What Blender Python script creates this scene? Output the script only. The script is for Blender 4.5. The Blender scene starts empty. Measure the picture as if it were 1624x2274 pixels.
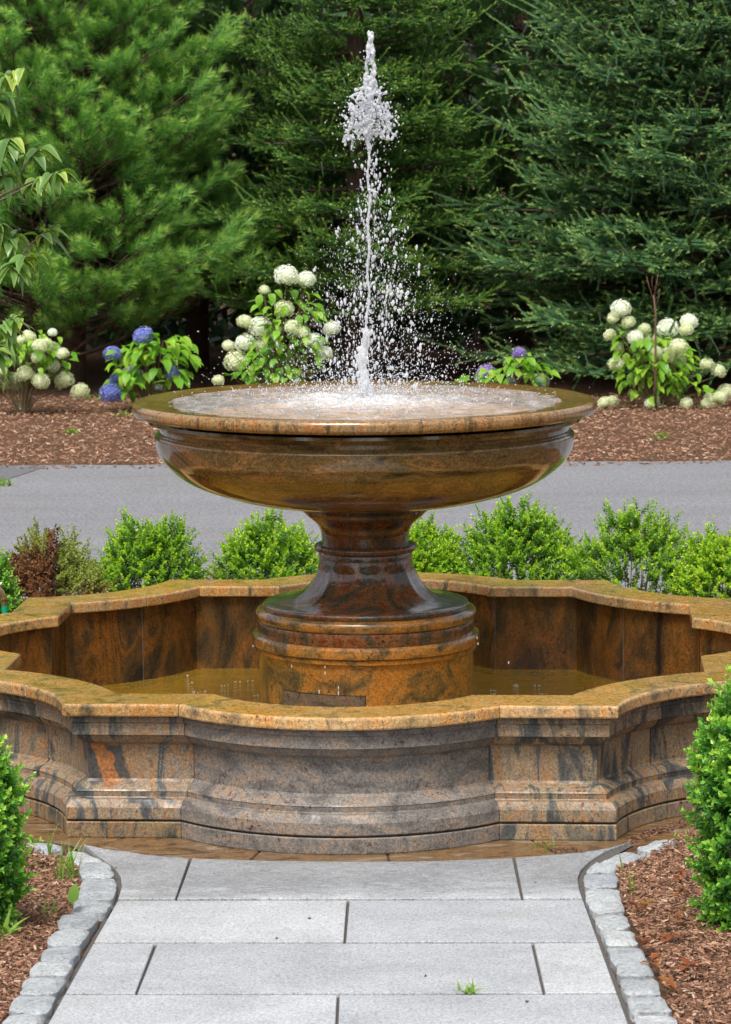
import bpy, bmesh, math, random
import numpy as np
from mathutils import Vector, Matrix, noise
random.seed(7); rng = np.random.default_rng(7)
PI = math.pi
S = bpy.context.scene
C = S.collection

# ------------------------------------------------------------------ camera
GZ = 0.53                                  # coping top above the paving
CAM = (-0.3948, -13.9054, 2.2725 + GZ)
FPX, PIT, YAW, ROLL = 7195.6, 0.124, 0.0285, -0.0079     # photo measured on a 1624 x 2274 grid
F_ = Vector((math.sin(YAW)*math.cos(PIT), math.cos(YAW)*math.cos(PIT), -math.sin(PIT)))
R_ = Vector((math.cos(YAW), -math.sin(YAW), 0)); U_ = R_.cross(F_)
R2 = R_*math.cos(ROLL) + U_*math.sin(ROLL); U2 = -R_*math.sin(ROLL) + U_*math.cos(ROLL)
cd = bpy.data.cameras.new('camera'); cam = bpy.data.objects.new('camera', cd); C.objects.link(cam)
cam.matrix_world = Matrix(((R2.x, U2.x, -F_.x, CAM[0]), (R2.y, U2.y, -F_.y, CAM[1]), (R2.z, U2.z, -F_.z, CAM[2]), (0, 0, 0, 1)))
cd.sensor_fit = 'HORIZONTAL'; cd.sensor_width = 24; cd.lens = FPX/1624*24
cd.clip_start = 0.5; cd.clip_end = 2000
cd.dof.use_dof = True; cd.dof.focus_distance = 13.3; cd.dof.aperture_fstop = 11
S.camera = cam

# ------------------------------------------------------------------ world, sun, exposure
SUN_EL, SUN_AZ = math.radians(58), math.radians(200)
w = bpy.data.worlds.new('World'); S.world = w; w.use_nodes = True
nt = w.node_tree; nt.nodes.clear()
out = nt.nodes.new('ShaderNodeOutputWorld'); bg = nt.nodes.new('ShaderNodeBackground')
sky = nt.nodes.new('ShaderNodeTexSky'); sky.sky_type = 'NISHITA'; sky.sun_disc = False
sky.sun_elevation = SUN_EL; sky.sun_rotation = SUN_AZ
sky.air_density = 1.0; sky.dust_density = 4.0; sky.ozone_density = 1.0
hs = nt.nodes.new('ShaderNodeHueSaturation'); hs.inputs['Saturation'].default_value = 0.35
nt.links.new(sky.outputs[0], hs.inputs['Color']); nt.links.new(hs.outputs[0], bg.inputs[0]); nt.links.new(bg.outputs[0], out.inputs[0])
bg.inputs[1].default_value = 0.118
sl = bpy.data.lights.new('sun', 'SUN'); so = bpy.data.objects.new('sun', sl); C.objects.link(so)
sl.energy = 1.5; sl.angle = math.radians(20); sl.color = (1.0, 0.97, 0.92)
sd = Vector((math.sin(SUN_AZ)*math.cos(SUN_EL), math.cos(SUN_AZ)*math.cos(SUN_EL), math.sin(SUN_EL)))
so.rotation_euler = sd.to_track_quat('Z', 'Y').to_euler()
S.view_settings.view_transform = 'Standard'; S.view_settings.look = 'None'
S.view_settings.exposure = 0.78; S.view_settings.gamma = 1.0
S.render.engine = 'CYCLES'
S.cycles.max_bounces = 8; S.cycles.transparent_max_bounces = 24

# ------------------------------------------------------------------ pixel -> place
def ray(px, py):
    return (F_ + R2*((px-812)/FPX) - U2*((py-1137)/FPX))
def at_y(px, py, y):
    r = ray(px, py); t = (y-CAM[1])/r.y
    return Vector(CAM) + r*t
SLOPE, Y0 = 0.0778, -2.12
def gz(y):
    if y > Y0: return 0.0
    if y < -16: y = -16
    return (Y0-y)*SLOPE
def on_ground(px, py, h=0.0):
    r = ray(px, py); c = Vector(CAM)
    t = (h-c.z)/r.z; p = c + r*t
    if p.y < Y0:
        # z = (Y0-y)*SLOPE + h
        t = (Y0*SLOPE - c.y*SLOPE + h - c.z)/(r.z + SLOPE*r.y); p = c + r*t
    return p

# ------------------------------------------------------------------ helpers
def link(name, me, mat=None, parent=None):
    o = bpy.data.objects.new(name, me); C.objects.link(o)
    if mat is not None and me is not None and not me.materials: me.materials.append(mat)
    if parent is not None: o.parent = parent
    return o
def tag(o, label=None, cat=None, group=None, kind=None):
    if label: o['label'] = label
    if cat: o['category'] = cat
    if group: o['group'] = group
    if kind: o['kind'] = kind
    return o
def empty(name, loc=(0, 0, 0), rz=0):
    o = bpy.data.objects.new(name, None); C.objects.link(o)
    o.location = loc; o.rotation_euler = (0, 0, rz); o.empty_display_size = .05
    return o
def mesh_np(name, V, Fs, attr=None, smooth=False):
    """V (n,3); Fs (m,3|4) uniform faces, or a list of index lists"""
    me = bpy.data.meshes.new(name)
    if isinstance(Fs, np.ndarray):
        m, k = Fs.shape
        me.vertices.add(len(V)); me.vertices.foreach_set('co', np.asarray(V, dtype=np.float32).ravel())
        me.loops.add(m*k); me.loops.foreach_set('vertex_index', Fs.astype(np.int32).ravel())
        me.polygons.add(m); me.polygons.foreach_set('loop_start', np.arange(0, m*k, k, dtype=np.int32))
        me.update(calc_edges=True); me.validate()
    else:
        me.from_pydata([tuple(v) for v in V], [], Fs); me.update()
    if attr is not None:
        a = me.attributes.new('tint', 'FLOAT', 'POINT'); a.data.foreach_set('value', np.asarray(attr, dtype=np.float32))
    if smooth: me.polygons.foreach_set('use_smooth', np.ones(len(me.polygons), dtype=bool))
    return me
def auto_smooth(me, ang=40):
    bm = bmesh.new(); bm.from_mesh(me)
    for f in bm.faces: f.smooth = True
    for e in bm.edges:
        if len(e.link_faces) == 2 and e.calc_face_angle(0) > math.radians(ang): e.smooth = False
    bm.to_mesh(me); bm.free(); return me
def tube(pts, rads, n=6, cap=True):
    V = []; Fs = []
    pts = [Vector(p) for p in pts]
    for i, p in enumerate(pts):
        d = (pts[min(i+1, len(pts)-1)] - pts[max(i-1, 0)]).normalized()
        a = d.orthogonal().normalized() if i == 0 else (a - d*a.dot(d)).normalized()
        b = d.cross(a)
        for k in range(n):
            t = 2*PI*k/n; V.append(p + (a*math.cos(t) + b*math.sin(t))*rads[i])
    for i in range(len(pts)-1):
        for k in range(n):
            Fs.append([i*n+k, i*n+(k+1) % n, (i+1)*n+(k+1) % n, (i+1)*n+k])
    if cap: Fs.append(list(range(n))[::-1]); Fs.append([(len(pts)-1)*n+k for k in range(n)])
    return V, Fs
def join(parts):
    V = []; Fs = []
    for v, f in parts:
        o = len(V); V += list(v); Fs += [[i+o for i in q] for q in f]
    return V, Fs
def lathe(prof, n=96, cx=0, cy=0, rmod=None):
    V = []; Fs = []; m = len(prof)
    for j in range(n):
        t = 2*PI*j/n
        for (r, z) in prof:
            rr = r if rmod is None else rmod(r, z, t)
            V.append((cx+rr*math.cos(t), cy+rr*math.sin(t), z))
    for j in range(n):
        for i in range(m-1):
            Fs.append([j*m+i, ((j+1) % n)*m+i, ((j+1) % n)*m+i+1, j*m+i+1])
    return V, Fs
def smooth_prof(pts, n=5):
    """Catmull-Rom through points"""
    P = [np.array(p, float) for p in pts]; P = [2*P[0]-P[1]] + P + [2*P[-1]-P[-2]]; o = []
    for i in range(1, len(P)-2):
        for k in range(n):
            t = k/n
            o.append(tuple(.5*((2*P[i]) + (-P[i-1]+P[i+1])*t + (2*P[i-1]-5*P[i]+4*P[i+1]-P[i+2])*t*t + (-P[i-1]+3*P[i]-3*P[i+1]+P[i+2])*t**3)))
    o.append(tuple(P[-2])); return o

# ------------------------------------------------------------------ materials
class N:
    def __init__(s, name):
        s.m = bpy.data.materials.new(name); s.m.use_nodes = True; s.t = s.m.node_tree; s.t.nodes.clear()
        s.out = s.n('OutputMaterial'); s.b = s.n('BsdfPrincipled'); s.l(s.b.outputs[0], s.out.inputs[0])
        s.b.inputs['Specular IOR Level'].default_value = 0.4
    def n(s, ty, **kw):
        x = s.t.nodes.new('ShaderNode'+ty)
        for k, v in kw.items():
            if hasattr(x, k): setattr(x, k, v)
            else: x.inputs[k].default_value = v
        return x
    def l(s, a, b): s.t.links.new(a, b)
    def obj(s): return s.n('TexCoord').outputs['Object']
    def noise(s, vec, scale, detail=3, rough=.55, dist=0):
        x = s.n('TexNoise'); x.inputs['Scale'].default_value = scale; x.inputs['Detail'].default_value = detail
        x.inputs['Roughness'].default_value = rough; x.inputs['Distortion'].default_value = dist
        s.l(vec, x.inputs['Vector']); return x.outputs[0]
    def ramp(s, fac, stops, interp='LINEAR'):
        x = s.n('ValToRGB'); x.color_ramp.interpolation = interp; e = x.color_ramp.elements
        while len(e) < len(stops): e.new(0.5)
        for q, (p, c) in zip(e, stops):
            q.position = p; q.color = (c, c, c, 1) if isinstance(c, (int, float)) else (*c, 1)
        s.l(fac, x.inputs[0]); return x.outputs[0]
    def mix(s, fac, a, b, mode='MIX'):
        x = s.n('Mix', data_type='RGBA', blend_type=mode)
        for i, v in ((0, fac), (6, a), (7, b)):
            if isinstance(v, bpy.types.NodeSocket): s.l(v, x.inputs[i])
            else: x.inputs[i].default_value = v if i == 0 else (*v, 1)
        return x.outputs[2]
    def math(s, op, a, b=0.0, clamp=False):
        x = s.n('Math', operation=op, use_clamp=clamp)
        for i, v in ((0, a), (1, b)):
            if isinstance(v, bpy.types.NodeSocket): s.l(v, x.inputs[i])
            else: x.inputs[i].default_value = v
        return x.outputs[0]
    def scale(s, vec, sc, rot=(0, 0, 0), loc=None):
        x = s.n('Mapping'); x.inputs['Scale'].default_value = sc; x.inputs['Rotation'].default_value = rot
        s.l(vec, x.inputs['Vector'])
        if loc is not None: s.l(loc, x.inputs['Location'])
        return x.outputs[0]
    def bump(s, h, strength=.3, dist=.01, prev=None):
        x = s.n('Bump'); x.inputs['Strength'].default_value = strength; x.inputs['Distance'].default_value = dist
        s.l(h, x.inputs['Height'])
        if prev is not None: s.l(prev, x.inputs['Normal'])
        return x.outputs[0]
    def set(s, **kw):
        for k, v in kw.items():
            k = k.replace('_', ' ')
            if isinstance(v, bpy.types.NodeSocket): s.l(v, s.b.inputs[k])
            elif isinstance(v, tuple) and len(v) == 3 and k in ('Base Color', 'Specular Tint', 'Coat Tint'): s.b.inputs[k].default_value = (*v, 1)
            else: s.b.inputs[k].default_value = v
        return s

def granite(name, wet=0.0, stretch=(1, 1, .22), rot=(0.25, 0.1, 0), stops=None, algae=0.0, rough=.35, dark=1.0, bscale=5.0, drip=0.0):
    """multicoloured gneiss-like granite: warped bands, crystals, burgundy garnets"""
    s = N(name); tc = s.obj(); oi = s.n('ObjectInfo')
    off = s.n('CombineXYZ'); r20 = s.math('MULTIPLY', oi.outputs['Random'], 37.0)
    s.l(r20, off.inputs[0]); s.l(s.math('MULTIPLY', oi.outputs['Random'], 11.0), off.inputs[1]); s.l(r20, off.inputs[2])
    v = s.scale(tc, stretch, rot, off.outputs[0])
    band = s.noise(v, bscale, 5, .62, 1.4)
    stops = stops or [(0.30, (.055, .055, .052)), (.40, (.13, .115, .095)), (.47, (.36, .24, .13)), (.54, (.42, .27, .14)), (.60, (.44, .19, .06)), (.68, (.30, .21, .14)), (.78, (.16, .13, .11))]
    col = s.ramp(band, stops)
    # fine crystals
    g = s.noise(tc, 95, 3, .7); g2 = s.noise(tc, 230, 2, .6)
    col = s.mix(.85, col, s.ramp(g, [(.30, .42), (.5, 1.0), (.7, 1.4)]), 'MULTIPLY')
    col = s.mix(.7, col, s.ramp(g2, [(.34, .45), (.5, 1.0), (.66, 1.35)]), 'MULTIPLY')
    gar = s.math('MULTIPLY', s.ramp(s.noise(tc, 60, 2, .5), [(.60, 0.), (.66, 1.)]), s.ramp(s.noise(v, 3.2, 2), [(.45, 0.), (.62, .85)]))
    col = s.mix(gar, col, (.07, .018, .018))
    col = s.mix(1.0, col, oi.outputs['Color'], 'MULTIPLY')
    if algae:
        up = s.n('SeparateXYZ'); ge = s.n('NewGeometry'); s.l(ge.outputs['Normal'], up.inputs[0])
        upm = s.ramp(up.outputs[2], [(.80, 0.), (.98, 1.)])
        al = s.math('MULTIPLY', upm, s.ramp(s.noise(s.scale(tc, (1, 1, 1)), 7, 5, .65), [(.30, .25*algae), (.62, algae)]))
        col = s.mix(al, col, s.mix(.62, (.27, .18, .012), s.mix(1.0, col, (1.0, .86, .30), 'MULTIPLY')))
    if wet:
        stain = s.ramp(s.noise(s.scale(tc, (1, 1, .5)), 4, 5, .6), [(.35, (1, .72, .42)), (.6, (.75, .62, .36))])
        col = s.mix(wet*.75, col, s.mix(1.0, col, stain, 'MULTIPLY'))
    col = s.mix(1.0, col, (dark, dark, dark), 'MULTIPLY')
    ro = s.ramp(s.noise(s.scale(tc, (1, 1, .35)), 14, 4, .6), [(.35, max(.04, rough*.6)), (.65, min(1, rough*1.5))])
    nb = s.bump(g, .12 if rough > .3 else .05, .003)
    if drip:
        nb = s.bump(s.noise(s.scale(tc, (1, 1, .18)), 26, 3, .5), drip, .006 if drip < .3 else .016, nb)
    if drip >= .3: nb = s.bump(s.noise(tc, 38, 3, .6), .5, .010, nb)
    s.set(Base_Color=col, Roughness=ro, Normal=nb)
    if wet:
        cw = s.ramp(s.noise(s.scale(tc, (1, 1, .4)), 9, 5, .65), [(.38, wet*.25), (.60, wet)])
        s.set(Coat_Weight=cw, Coat_Roughness=.07)
    return s.m

outer_stops = [(0.32, (.045, .048, .048)), (.43, (.085, .085, .078)), (.47, (.19, .155, .105)), (.51, (.33, .225, .12)), (.55, (.23, .185, .14)), (.595, (.35, .185, .075)), (.635, (.22, .18, .13)), (.69, (.085, .082, .076))]
M_wall = granite('granite_wall', 0.0, (1, 1, .2), (.18, .25, 0), outer_stops, 0, .50, 1.0, 6.0)
M_cope = granite('granite_coping', 0.3, (1, 1, .5), (.4, .5, .3), [(0.30, (.12, .10, .07)), (.42, (.36, .24, .11)), (.50, (.50, .33, .16)), (.58, (.50, .25, .08)), (.66, (.42, .30, .17)), (.76, (.20, .16, .11))], .78, .20, 1.12, 7.0)
M_inner = granite('granite_inner_panel', 0.8, (1, 1, .3), (.5, .2, .4), [(0.32, (.022, .02, .017)), (.43, (.085, .055, .026)), (.52, (.20, .10, .028)), (.57, (.30, .13, .03)), (.63, (.12, .075, .035)), (.72, (.035, .03, .025))], 0, .22, .85, 5.0, .15)
bowl_st = [(0.30, (.045, .042, .032)), (.41, (.14, .105, .05)), (.48, (.27, .20, .095)), (.54, (.17, .125, .06)), (.59, (.40, .24, .10)), (.64, (.20, .15, .075)), (.72, (.34, .26, .15)), (.8, (.08, .07, .05))]
M_bowl = granite('granite_bowl', 1.0, (.55, .55, 1.6), (.25, .2, 0), bowl_st, 0, .12, .95, 4.5, .04)
M_rim = granite('granite_rim', .8, (3.2, 3.2, .15), (.1, .05, 0), [(0.30, (.06, .055, .045)), (.42, (.26, .16, .07)), (.50, (.36, .26, .14)), (.58, (.42, .20, .07)), (.68, (.22, .14, .07)), (.78, (.12, .08, .05))], .8, .12, .95, 5.0)
M_stem = granite('granite_stem', 1.0, (1.2, 1.2, .6), (.3, .7, 0), [(0.30, (.07, .072, .07)), (.42, (.12, .115, .10)), (.50, (.22, .13, .085)), (.56, (.34, .17, .085)), (.63, (.26, .09, .045)), (.72, (.08, .075, .07))], 0, .10, .72, 6.0, .35)
M_drum = granite('granite_drum', .8, (1, 1, 1.2), (.3, .5, 0), [(0.32, (.07, .065, .045)), (.43, (.20, .13, .055)), (.51, (.38, .20, .06)), (.60, (.50, .22, .045)), (.70, (.26, .17, .07)), (.8, (.12, .1, .06))], 0, .18, .95, 5.0, .05)
def simple(name, col, rough=.6, **kw):
    s = N(name); s.set(Base_Color=col, Roughness=rough, **kw); return s.m
def mortar():
    s = N('mortar'); t = s.obj(); n = s.noise(t, 60, 4)
    s.set(Base_Color=s.ramp(n, [(.3, (.12, .105, .085)), (.7, (.30, .28, .25))]), Roughness=.9, Normal=s.bump(n, .4, .004)); return s.m
M_mortar = mortar()
def slab_mat():
    s = N('pale_granite_slab'); t = s.obj(); oi = s.n('ObjectInfo')
    g = s.noise(t, 95, 5, .8); m = s.noise(t, 3.0, 5, .6); f = s.noise(t, 260, 2, .5)
    col = s.ramp(g, [(.30, (.15, .155, .16)), (.42, (.39, .40, .41)), (.52, (.56, .57, .58)), (.7, (.67, .68, .69))])
    col = s.mix(.8, col, s.ramp(f, [(.36, .55), (.55, 1.06)]), 'MULTIPLY')
    col = s.mix(.8, col, s.ramp(m, [(.3, .74), (.65, 1.03)]), 'MULTIPLY')
    v = s.ramp(oi.outputs['Random'], [(0, (.88, .89, .91)), (.5, (.97, .975, .985)), (1, (1.04, 1.04, 1.04))]); col = s.mix(1, col, v, 'MULTIPLY')
    # damp strip where the basin splashes over the first row
    sp = s.n('SeparateXYZ'); s.l(t, sp.inputs[0])
    x = s.math('ADD', sp.outputs[1], s.math('MULTIPLY', s.noise(s.scale(t, (.8, 1.5, 1)), 5, 5, .7), .9))
    damp = s.ramp(s.math('ADD', x, 2.55), [(.10, 0.), (.36, 1.)])
    st = s.ramp(s.noise(s.scale(t, (6, 26, 1)), 3.2, 5, .75), [(.40, .35), (.60, 1.)])
    damp = s.math('MULTIPLY', damp, st)
    col = s.mix(s.math('MULTIPLY', damp, .85), col, s.mix(1, col, (.45, .46, .465), 'MULTIPLY'))
    ru = s.ramp(s.noise(t, 2.3, 4), [(.60, 0.), (.75, .12)]); col = s.mix(ru, col, (.42, .33, .22))
    ro = s.math('SUBTRACT', .75, s.math('MULTIPLY', damp, .38))
    s.set(Base_Color=col, Roughness=ro, Normal=s.bump(g, .25, .003)); return s.m
M_slab = slab_mat()
def cobble_mat():
    s = N('rough_cobble_granite'); t = s.obj(); g = s.noise(t, 90, 5, .7); m = s.noise(t, 11, 5, .6)
    col = s.ramp(g, [(.30, (.14, .15, .155)), (.46, (.40, .42, .43)), (.7, (.60, .62, .63))])
    col = s.mix(.9, col, s.ramp(m, [(.3, .68), (.65, 1.06)]), 'MULTIPLY')
    oi = s.n('ObjectInfo'); col = s.mix(1, col, s.ramp(oi.outputs['Random'], [(0, (.74, .76, .80)), (1, (1.08, 1.07, 1.05))]), 'MULTIPLY')
    s.set(Base_Color=col, Roughness=.8, Normal=s.bump(m, .9, .02, s.bump(g, .5, .006))); return s.m
M_cobble = cobble_mat()
def flag_mat():
    s = N('rusty_flagstone'); t = s.obj(); v = s.scale(t, (1, 2.2, 1), (0, 0, .2)); n = s.noise(v, 5, 6, .65, 1.2); g = s.noise(t, 70, 4, .7)
    col = s.ramp(n, [(.32, (.04, .025, .014)), (.42, (.12, .065, .028)), (.49, (.24, .13, .05)), (.55, (.13, .08, .042)), (.62, (.25, .175, .11)), (.72, (.29, .24, .18))])
    col = s.mix(.6, col, s.ramp(g, [(.3, .6), (.6, 1.1)]), 'MULTIPLY')
    s.set(Base_Color=col, Roughness=s.ramp(n, [(.4, .12), (.65, .5)]), Normal=s.bump(n, .2, .01)); return s.m
M_flag = flag_mat()
def asphalt():
    s = N('asphalt'); t = s.obj(); g = s.noise(t, 42, 5, .8); m = s.noise(s.scale(t, (.25, 1, 1)), 1.3, 5, .6)
    col = s.ramp(g, [(.30, (.10, .10, .108)), (.5, (.215, .215, .228)), (.68, (.36, .36, .375))])
    col = s.mix(.7, col, s.ramp(m, [(.3, .84), (.7, 1.1)]), 'MULTIPLY')
    du = s.ramp(s.noise(s.scale(t, (.35, 1.8, 1)), 1.6, 8, .8), [(.54, 0.), (.70, .55)]); col = s.mix(du, col, (.22, .16, .12))
    sp = s.n('SeparateXYZ'); s.l(t, sp.inputs[0])
    s.set(Base_Color=col, Roughness=.85, Normal=s.bump(g, .6, .01)); return s.m
M_asph = asphalt()
def asphalt_dark():
    s = N('asphalt_patch'); t = s.obj(); g = s.noise(t, 42, 5, .8)
    s.set(Base_Color=s.ramp(g, [(.25, (.08, .08, .085)), (.75, (.20, .20, .21))]), Roughness=.85); return s.m
M_asph2 = asphalt_dark()
def mulch(name, a=1.0):
    s = N(name); t = s.obj(); v = s.n('TexVoronoi'); v.inputs['Scale'].default_value = 45; v.inputs['Randomness'].default_value = 1
    s.l(s.scale(t, (1, 2.0, 1), (0, 0, .5)), v.inputs['Vector'])
    n = s.noise(t, 60, 6, .8, 1.0); m = s.noise(t, 1.6, 4)
    col = s.ramp(n, [(.30, (.035*a, .018*a, .010*a)), (.45, (.16*a, .075*a, .036*a)), (.58, (.31*a, .155*a, .075*a)), (.72, (.48*a, .28*a, .16*a))])
    col = s.mix(.5, col, s.mix(1, col, v.outputs['Color'], 'MULTIPLY'))
    col = s.mix(.8, col, s.ramp(m, [(.3, .75), (.65, 1.15)]), 'MULTIPLY')
    s.set(Base_Color=col, Roughness=.9, Normal=s.bump(n, .9, .03)); return s.m
M_mulch = mulch('bark_mulch'); 
def chip_mat():
    s = N('wood_chip'); a = s.n('Attribute', attribute_name='tint').outputs['Fac']
    col = s.ramp(a, [(0, (.04, .019, .012)), (.25, (.13, .060, .033)), (.5, (.28, .135, .075)), (.75, (.44, .245, .15)), (1, (.62, .45, .33))])
    s.set(Base_Color=col, Roughness=.8); return s.m
M_chip = chip_mat()
def leaf_mat(name, stops, rough=.4, trans=.25, spec=.4, vein=False):
    s = N(name); a = s.n('Attribute', attribute_name='tint').outputs['Fac']; oi = s.n('ObjectInfo')
    a = s.math('ADD', a, s.math('MULTIPLY', s.math('SUBTRACT', oi.outputs['Random'], .5), .12), True)
    col = s.ramp(a, stops)
    s.set(Base_Color=col, Roughness=rough)
    s.b.inputs['Specular IOR Level'].default_value = spec
    tr = s.n('BsdfTranslucent'); s.l(s.mix(1, col, (1.3, 1.5, .5), 'MULTIPLY'), tr.inputs[0])
    mx = s.n('MixShader'); mx.inputs[0].default_value = trans
    s.l(s.b.outputs[0], mx.inputs[1]); s.l(tr.outputs[0], mx.inputs[2]); s.l(mx.outputs[0], s.out.inputs[0])
    return s.m
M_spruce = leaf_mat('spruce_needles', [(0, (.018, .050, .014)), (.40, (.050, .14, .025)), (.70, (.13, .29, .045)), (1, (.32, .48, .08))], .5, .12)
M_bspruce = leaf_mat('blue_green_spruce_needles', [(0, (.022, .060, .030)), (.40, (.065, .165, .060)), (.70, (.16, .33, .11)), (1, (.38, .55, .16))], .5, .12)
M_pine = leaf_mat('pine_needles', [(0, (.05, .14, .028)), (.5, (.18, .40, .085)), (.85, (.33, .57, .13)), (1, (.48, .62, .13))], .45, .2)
M_pdark = leaf_mat('pine_needles_painted_shade', [(0, (.015, .045, .018)), (.5, (.05, .13, .04)), (1, (.12, .24, .06))], .45, .15)  # darker pine copy: shade of the tree gaps put into the needle colour
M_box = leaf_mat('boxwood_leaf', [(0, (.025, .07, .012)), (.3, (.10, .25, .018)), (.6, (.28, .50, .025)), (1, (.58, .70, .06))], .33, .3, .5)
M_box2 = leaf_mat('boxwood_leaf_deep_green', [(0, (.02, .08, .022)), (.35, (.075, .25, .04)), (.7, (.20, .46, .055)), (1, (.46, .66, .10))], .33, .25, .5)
M_boxd = leaf_mat('browning_boxwood_leaf', [(0, (.035, .02, .013)), (.3, (.12, .06, .03)), (.55, (.26, .11, .05)), (.75, (.30, .25, .07)), (1, (.30, .38, .07))], .45, .2)
M_hyd = leaf_mat('hydrangea_leaf', [(0, (.07, .22, .02)), (.5, (.17, .40, .03)), (1, (.36, .56, .05))], .4, .35)
M_dog = leaf_mat('dogwood_leaf', [(0, (.07, .17, .04)), (.45, (.20, .36, .09)), (.8, (.42, .55, .12)), (1, (.70, .66, .08))], .3, .3, .6)
M_weed = leaf_mat('weed_leaf', [(0, (.10, .20, .04)), (.5, (.22, .38, .05)), (1, (.42, .55, .10))], .45, .3)
M_red = leaf_mat('red_seedling_leaf', [(0, (.18, .03, .02)), (.5, (.32, .10, .03)), (1, (.38, .30, .06))], .45, .3)
M_petw = leaf_mat('white_petal', [(0, (.70, .73, .62)), (.5, (.93, .94, .92)), (1, (.98, .98, .98))], .6, .2)
M_petc = leaf_mat('cream_green_petal', [(0, (.62, .66, .40)), (.5, (.84, .85, .64)), (1, (.95, .94, .82))], .6, .2)
M_petb = leaf_mat('blue_petal', [(0, (.12, .14, .52)), (.5, (.22, .27, .72)), (1, (.42, .47, .85))], .6, .2)
M_petp = leaf_mat('purple_petal', [(0, (.22, .12, .52)), (.5, (.38, .26, .70)), (1, (.58, .50, .80))], .6, .2)
M_petg = leaf_mat('pale_faded_petal', [(0, (.34, .38, .42)), (.5, (.50, .52, .56)), (1, (.64, .66, .70))], .6, .2)
def bark(name, c1, c2):
    s = N(name); t = s.obj(); n = s.noise(s.scale(t, (1, 1, .3)), 30, 5, .7)
    s.set(Base_Color=s.ramp(n, [(.3, c1), (.7, c2)]), Roughness=.85, Normal=s.bump(n, .7, .02)); return s.m
M_bark = bark('conifer_bark', (.05, .03, .02), (.16, .10, .07))
M_twig = bark('grey_twig_bark', (.10, .075, .06), (.27, .21, .17))
M_gstem = simple('green_stem', (.16, .26, .06), .5)
M_bstem = simple('tan_stem', (.17, .12, .06), .7)

def water_mat(name, tint, rough=.02, foam=None, bumps=None, silt=None):
    s = N(name); s.t.nodes.remove(s.b)
    tr = s.n('BsdfTransparent'); tr.inputs[0].default_value = (*tint, 1)
    gl = s.n('BsdfGlossy'); gl.inputs['Roughness'].default_value = rough; gl.inputs[0].default_value = (1, 1, 1, 1)
    fr = s.n('Fresnel'); fr.inputs[0].default_value = 1.333
    mx = s.n('MixShader'); s.l(fr.outputs[0], mx.inputs[0]); s.l(tr.outputs[0], mx.inputs[1]); s.l(gl.outputs[0], mx.inputs[2])
    if bumps:
        t = s.obj(); nb = s.bump(s.noise(t, bumps[0], 4, .6, .6), bumps[1], bumps[2]); s.l(nb, gl.inputs['Normal']); s.l(nb, fr.inputs['Normal'])
    o = mx.outputs[0]
    if silt:
        ds = s.n('BsdfDiffuse'); ds.inputs[0].default_value = (*silt, 1); m1 = s.n('MixShader'); m1.inputs[0].default_value = .5
        s.l(tr.outputs[0], m1.inputs[1]); s.l(ds.outputs[0], m1.inputs[2]); s.l(m1.outputs[0], mx.inputs[1])
    if foam is not None:
        df = s.n('BsdfDiffuse'); df.inputs[0].default_value = (.85, .87, .88, 1)
        m2 = s.n('MixShader'); a = s.n('Attribute', attribute_name='tint').outputs['Fac']
        t = s.obj(); nz = s.ramp(s.noise(t, 26, 7, .75, 2.2), [(.48, 0.), (.66, 1.)])
        f = s.math('MULTIPLY', s.math('MULTIPLY', a, s.math('ADD', .40, s.math('MULTIPLY', nz, .55))), foam, True)
        s.l(f, m2.inputs[0]); s.l(o, m2.inputs[1]); s.l(df.outputs[0], m2.inputs[2]); o = m2.outputs[0]
    s.l(o, s.out.inputs[0]); return s.m
M_water = water_mat('bowl_water', (.95, .92, .80), .03, 1.1, (20, .5, .03))
M_pool = water_mat('pool_water', (.95, .86, .50), .05, None, (24, .35, .02), (.46, .27, .03))
def splash_mat(name, white):
    s = N(name); s.set(Base_Color=(.97, .98, 1.0), Roughness=.06, IOR=1.33, Transmission_Weight=1.0)
    df = s.n('BsdfDiffuse'); df.inputs[0].default_value = (.90, .92, .95, 1); tl = s.n('BsdfTranslucent'); tl.inputs[0].default_value = (.90, .92, .95, 1)
    m0 = s.n('MixShader'); m0.inputs[0].default_value = .5; s.l(df.outputs[0], m0.inputs[1]); s.l(tl.outputs[0], m0.inputs[2])
    mx = s.n('MixShader')
    t = s.obj(); nz = s.ramp(s.noise(s.scale(t, (1, 1, .6)), 40, 4, .7), [(.36, white*.55), (.58, white)])
    s.l(nz, mx.inputs[0]); s.l(s.b.outputs[0], mx.inputs[1]); s.l(m0.outputs[0], mx.inputs[2]); s.l(mx.outputs[0], s.out.inputs[0])
    return s.m
M_jet = splash_mat('aerated_water', .9)
M_drop = splash_mat('water_drops', .9)
M_panel = granite('granite_access_panel', .5, (1, 1, 1), (0, 0, 0), [(0.32, (.06, .052, .045)), (.5, (.13, .105, .08)), (.7, (.20, .12, .07))], 0, .3, 1.0, 8.0)
M_floor = granite('basin_floor_stone', .8, (1, 1, 1), (0, 0, .4), [(0.32, (.30, .18, .03)), (.5, (.50, .31, .045)), (.7, (.45, .33, .09))], 0, .4, 1.0, 3.0)
M_brass = N('brass').set(Base_Color=(.42, .30, .15), Metallic=.8, Roughness=.35).m
M_green = simple('green_plastic', (.0, .35, .16), .4)
M_chrome = N('chromed_handle').set(Base_Color=(.7, .7, .7), Metallic=.9, Roughness=.25).m

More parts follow.
